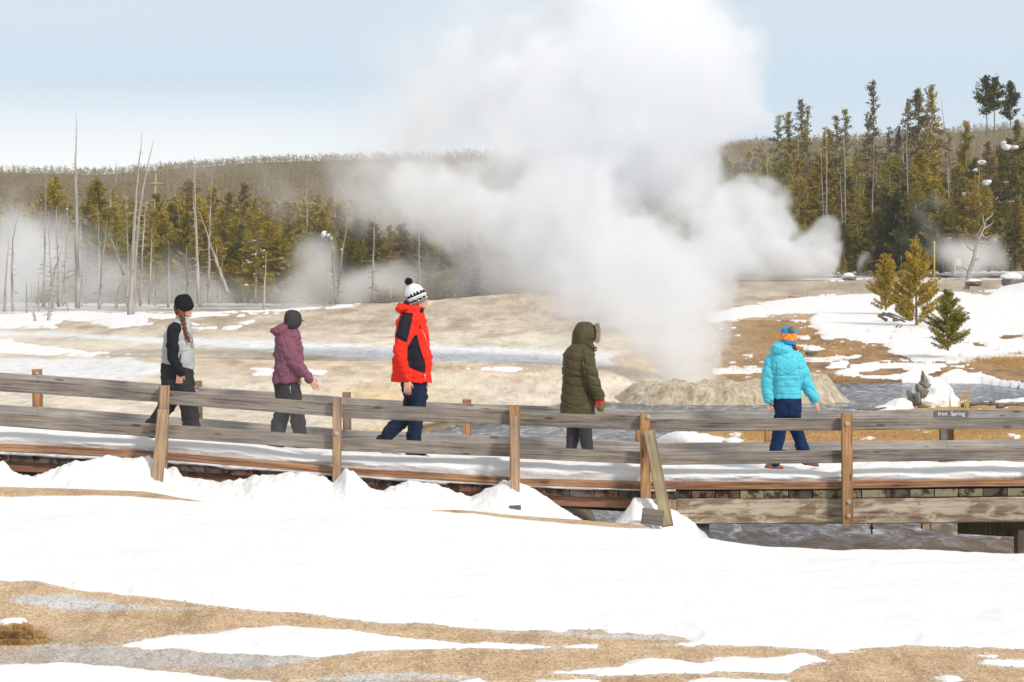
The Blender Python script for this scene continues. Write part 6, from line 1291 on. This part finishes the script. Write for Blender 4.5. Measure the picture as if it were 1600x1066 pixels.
MAIN = [(600, 230, 50, 86, .42), (570, 290, 40, 86, .36), (700, 110, 70, 88, .34), (640, 180, 60, 88, .34), (560, 340, 40, 86, .25), (930, 520, 60, 83, .30), (880, 480, 60, 83, .30), (1150, 520, 60, 82, .28), (1000, 570, 50, 81, .30), (780, 30, 80, 88, .3),
 (940, 460, 55, 83, .75), (880, 445, 50, 83, .65), (985, 520, 42, 82, .55), (1120, 470, 45, 84, .6), (1130, 430, 50, 85, .7), (1150, 370, 45, 85, .75), (840, 395, 55, 84, .8), (690, 270, 70, 84, .6), (630, 320, 45, 85, .45),
 (1130, 110, 55, 84, .8), (1150, 175, 42, 84, .75),(1078, 588, 30, 81, 1), (1068, 562, 40, 81, 1), (1062, 530, 52, 82, 1), (1048, 498, 66, 82, 1), (1030, 462, 80, 83, 1), (1010, 425, 92, 83, 1), (975, 385, 92, 84, 1), (1050, 400, 70, 84, .9),
        (1085, 430, 62, 84, .8), (1110, 395, 50, 85, .8), (920, 345, 95, 84, 1), (850, 330, 80, 84, 1), (905, 400, 62, 83, .8), (1120, 315, 62, 83.5, 1), (1060, 300, 55, 85, .8),
        (880, 250, 100, 85, 1), (790, 300, 75, 84, .9), (720, 310, 62, 84, .75), (655, 300, 58, 84, .6), (610, 275, 46, 85, .4), (700, 340, 52, 85, .6), (745, 350, 50, 84, .6),
        (800, 210, 85, 85, .9), (860, 150, 95, 86, .9), (950, 170, 120, 85, 1), (1020, 110, 125, 85, 1), (1080, 160, 105, 84, 1), (1040, 220, 100, 85, 1), (960, 270, 90, 86, .9), (1060, 60, 95, 86, 1), (960, 40, 110, 87, .9), (880, 60, 80, 88, .7), (1010, -30, 110, 88, .9),
        (760, 120, 90, 88, .38), (700, 190, 85, 88, .34), (660, 240, 70, 88, .30), (720, 60, 90, 89, .26), (640, 140, 80, 89, .2)]
MAIN += [(1070, 575, 34, 81, .7), (1066, 545, 42, 81, .7), (1055, 510, 48, 82, .5), (1035, 585, 30, 81, .5), (1100, 585, 24, 81, .5), (1170, 130, 22, 84, .5), (1185, 190, 20, 84, .5), (1120, 70, 40, 85, .6), (880, 390, 30, 83, -.5), (1090, 380, 24, 84, -.6), (700, 240, 34, 85, -.4), (985, 322, 42, 84, -1.9), (962, 350, 28, 83, -1.2), (1068, 346, 32, 84, -1.5), (1150, 258, 42, 84, -1.5), (790, 262, 40, 84, -1.0), (850, 300, 30, 84, -.7), (1000, 255, 50, 84, -.6), (1165, 290, 22, 84, -.5), (760, 375, 30, 84, -.6), (820, 250, 34, 83, -.4), (1000, 250, 26, 83, -.35), (930, 310, 26, 82, -.4)]
steam('geyser_steam', MAIN, .075, .85, .40, 2.6, thr=.27, fine=1.7, gain=1.9, pw=1.6, stretch=1.5, detail=8, rough=.70, label='great white plume of steam rising from the geyser cone and drifting left')
VE = [(640, 150, 120, 88, .4), (720, 60, 120, 88, .5), (600, 260, 90, 87, .6), (700, 200, 110, 87, .5), (840, 40, 120, 88, .5), (1150, 60, 60, 88, .4), (580, 330, 70, 87, .5), (700, 360, 80, 86, .5), (800, 420, 70, 85, .6), (880, 480, 70, 84, .7), (940, 540, 60, 83, .7), (1000, 590, 60, 82, .6), (1150, 560, 60, 83, .5), (1180, 470, 60, 84, .4), (1200, 590, 40, 82, .3), (900, 590, 60, 80, .35), (1000, 40, 150, 88, .5), (1180, 280, 60, 86, .4)]
steam('thin_steam', VE, .14, .13, .35, 3.2, thr=.05, fine=.9, gain=1.5, pw=1.3, stretch=1.5, detail=6, rough=.62, label='thin veil of steam around the great white plume')
R1 = [(1190, 330, 40, 232, .9), (1250, 395, 34, 230, 1), (1285, 355, 18, 231, .7), (1205, 290, 20, 233, .6), (1230, 330, 22, 232, .9), (1205, 345, 30, 232, 1), (1180, 370, 40, 232, 1), (1225, 385, 36, 231, 1), (1262, 350, 22, 231, .9), (1280, 378, 24, 231, 1), (1275, 405, 26, 230, 1), (1235, 415, 28, 230, 1), (1180, 415, 40, 230, 1), (1300, 395, 14, 231, .8), (1130, 400, 45, 230, 1), (1120, 350, 50, 232, .9),
      (1160, 300, 26, 233, .6), (1215, 305, 18, 233, .5), (1090, 420, 50, 230, .8), (1350, 405, 14, 232, .35), (1355, 415, 18, 231, .35)]
steam('vent_steam', R1, .24, .8, .17, 4.2, thr=.22, fine=1.1, gain=2.2, label='steam cloud billowing at the foot of the right-hand wood')
R2 = [(1500, 400, 34, 233, .6), (1540, 390, 26, 233, .6), (1470, 390, 24, 234, .45), (1460, 350, 24, 235, .4), (1475, 310, 24, 236, .35), (1440, 330, 20, 236, .3), (1560, 410, 20, 233, .5), (1520, 420, 40, 232, .6), (1485, 280, 16, 237, .25), (1420, 370, 16, 236, .25), (1555, 375, 12, 233, .5)]
steam('vent_steam', R2, .28, .55, .16, 3.0, thr=.12, fine=.75, label='thin steam wisps around the leaning dead tree at the right')
LW = [(488, 440, 28, 226, 1.1), (490, 405, 23, 226, 1.1), (487, 375, 18, 226, 1.0), (560, 440, 26, 226, .8), (610, 425, 26, 226, .7), (470, 455, 26, 225, .7), (560, 452, 20, 226, .8), (600, 448, 30, 225, .7), (640, 460, 22, 225, .6), (545, 462, 25, 225, .7), (700, 440, 40, 226, .5), (780, 430, 40, 226, .55), (820, 400, 34, 226, .62), (740, 395, 30, 226, .35),
      (860, 440, 50, 225, .7), (930, 430, 60, 225, .8), (430, 455, 30, 225, .5), (300, 455, 36, 226, .62), (360, 450, 34, 226, .62), (240, 450, 34, 226, .62), (180, 450, 38, 226, .62), (120, 450, 40, 226, .62), (60, 440, 45, 226, .5), (0, 440, 50, 226, .5), (-50, 430, 60, 226, .5),
      (30, 400, 45, 228, .42), (90, 395, 40, 228, .40), (150, 385, 34, 228, .34), (20, 360, 40, 229, .34), (60, 370, 36, 229, .36), (300, 290, 26, 240, .34), (420, 320, 30, 238, .36), (440, 290, 30, 240, .34), (540, 260, 34, 242, .40), (580, 300, 40, 241, .46), (620, 350, 44, 240, .44), (500, 300, 26, 240, .26), (400, 270, 24, 242, .3), (340, 275, 22, 242, .3),
      (660, 300, 50, 242, .5), (560, 340, 30, 239, .30), (360, 380, 24, 236, .22), (455, 410, 24, 232, .3)]
LW = [(u, v, r * 1.5, y, w * .62) for u, v, r, y, w in LW]
steam('ground_mist', LW, .36, .40, .12, 6.0, thr=.06, fine=.9, gain=1.3, rough=.62, detail=6, label='pale steam drifting through the left wood', pw=1.5)
NM = [(620, 500, 90, 120, .45), (760, 490, 90, 120, .5), (880, 520, 80, 100, .5), (420, 505, 80, 130, .4), (240, 500, 80, 130, .4), (80, 520, 90, 110, .45), (500, 545, 70, 90, .35), (60, 560, 120, 44, .5), (200, 590, 120, 42, .5), (350, 620, 110, 40, .45), (470, 640, 90, 38, .45), (-60, 560, 120, 44, .5), (250, 520, 90, 60, .35), (480, 660, 80, 32.2, .45), (380, 660, 80, 32.2, .42), (280, 680, 60, 32.2, .40), (470, 560, 80, 32.6, .30), (590, 690, 60, 32.3, .25), (120, 650, 80, 32.3, .25), (900, 790, 34, 32.4, .4), (930, 640, 60, 36, .2), (880, 700, 60, 32.3, .25)]
FM = [q for q in NM if q[3] > 50]; NM = [q for q in NM if q[3] <= 50]
steam('flat_mist', FM, .45, .045, .2, 4.0, thr=.05, fine=.8, gain=1.3, pw=1.4, rough=.6, label='faint steam lying over the pale flats')
steam('drifting_mist', NM, .11, .22, .5, 1.2, thr=.08, fine=.6, gain=1.2, label='faint steam drifting across the boardwalk at the left', pw=1.5)
print('steam', round(time.time() - T0, 1))

# air: things far off fade a little
hz = MB(); hz.box((0, 900, 150), (2400, 2000, 310)); tz = bpy.data.materials.new('air'); tz.use_nodes = True; nt = tz.node_tree; nt.nodes.clear(); o_ = nt.nodes.new('ShaderNodeOutputMaterial'); pv_ = nt.nodes.new('ShaderNodeVolumePrincipled'); nt.links.new(pv_.outputs[0], o_.inputs['Volume'])
pv_.inputs['Color'].default_value = (.93, .94, .96, 1); pv_.inputs['Density'].default_value = .00013
tag(hz.build('haze', tz), kind='stuff')
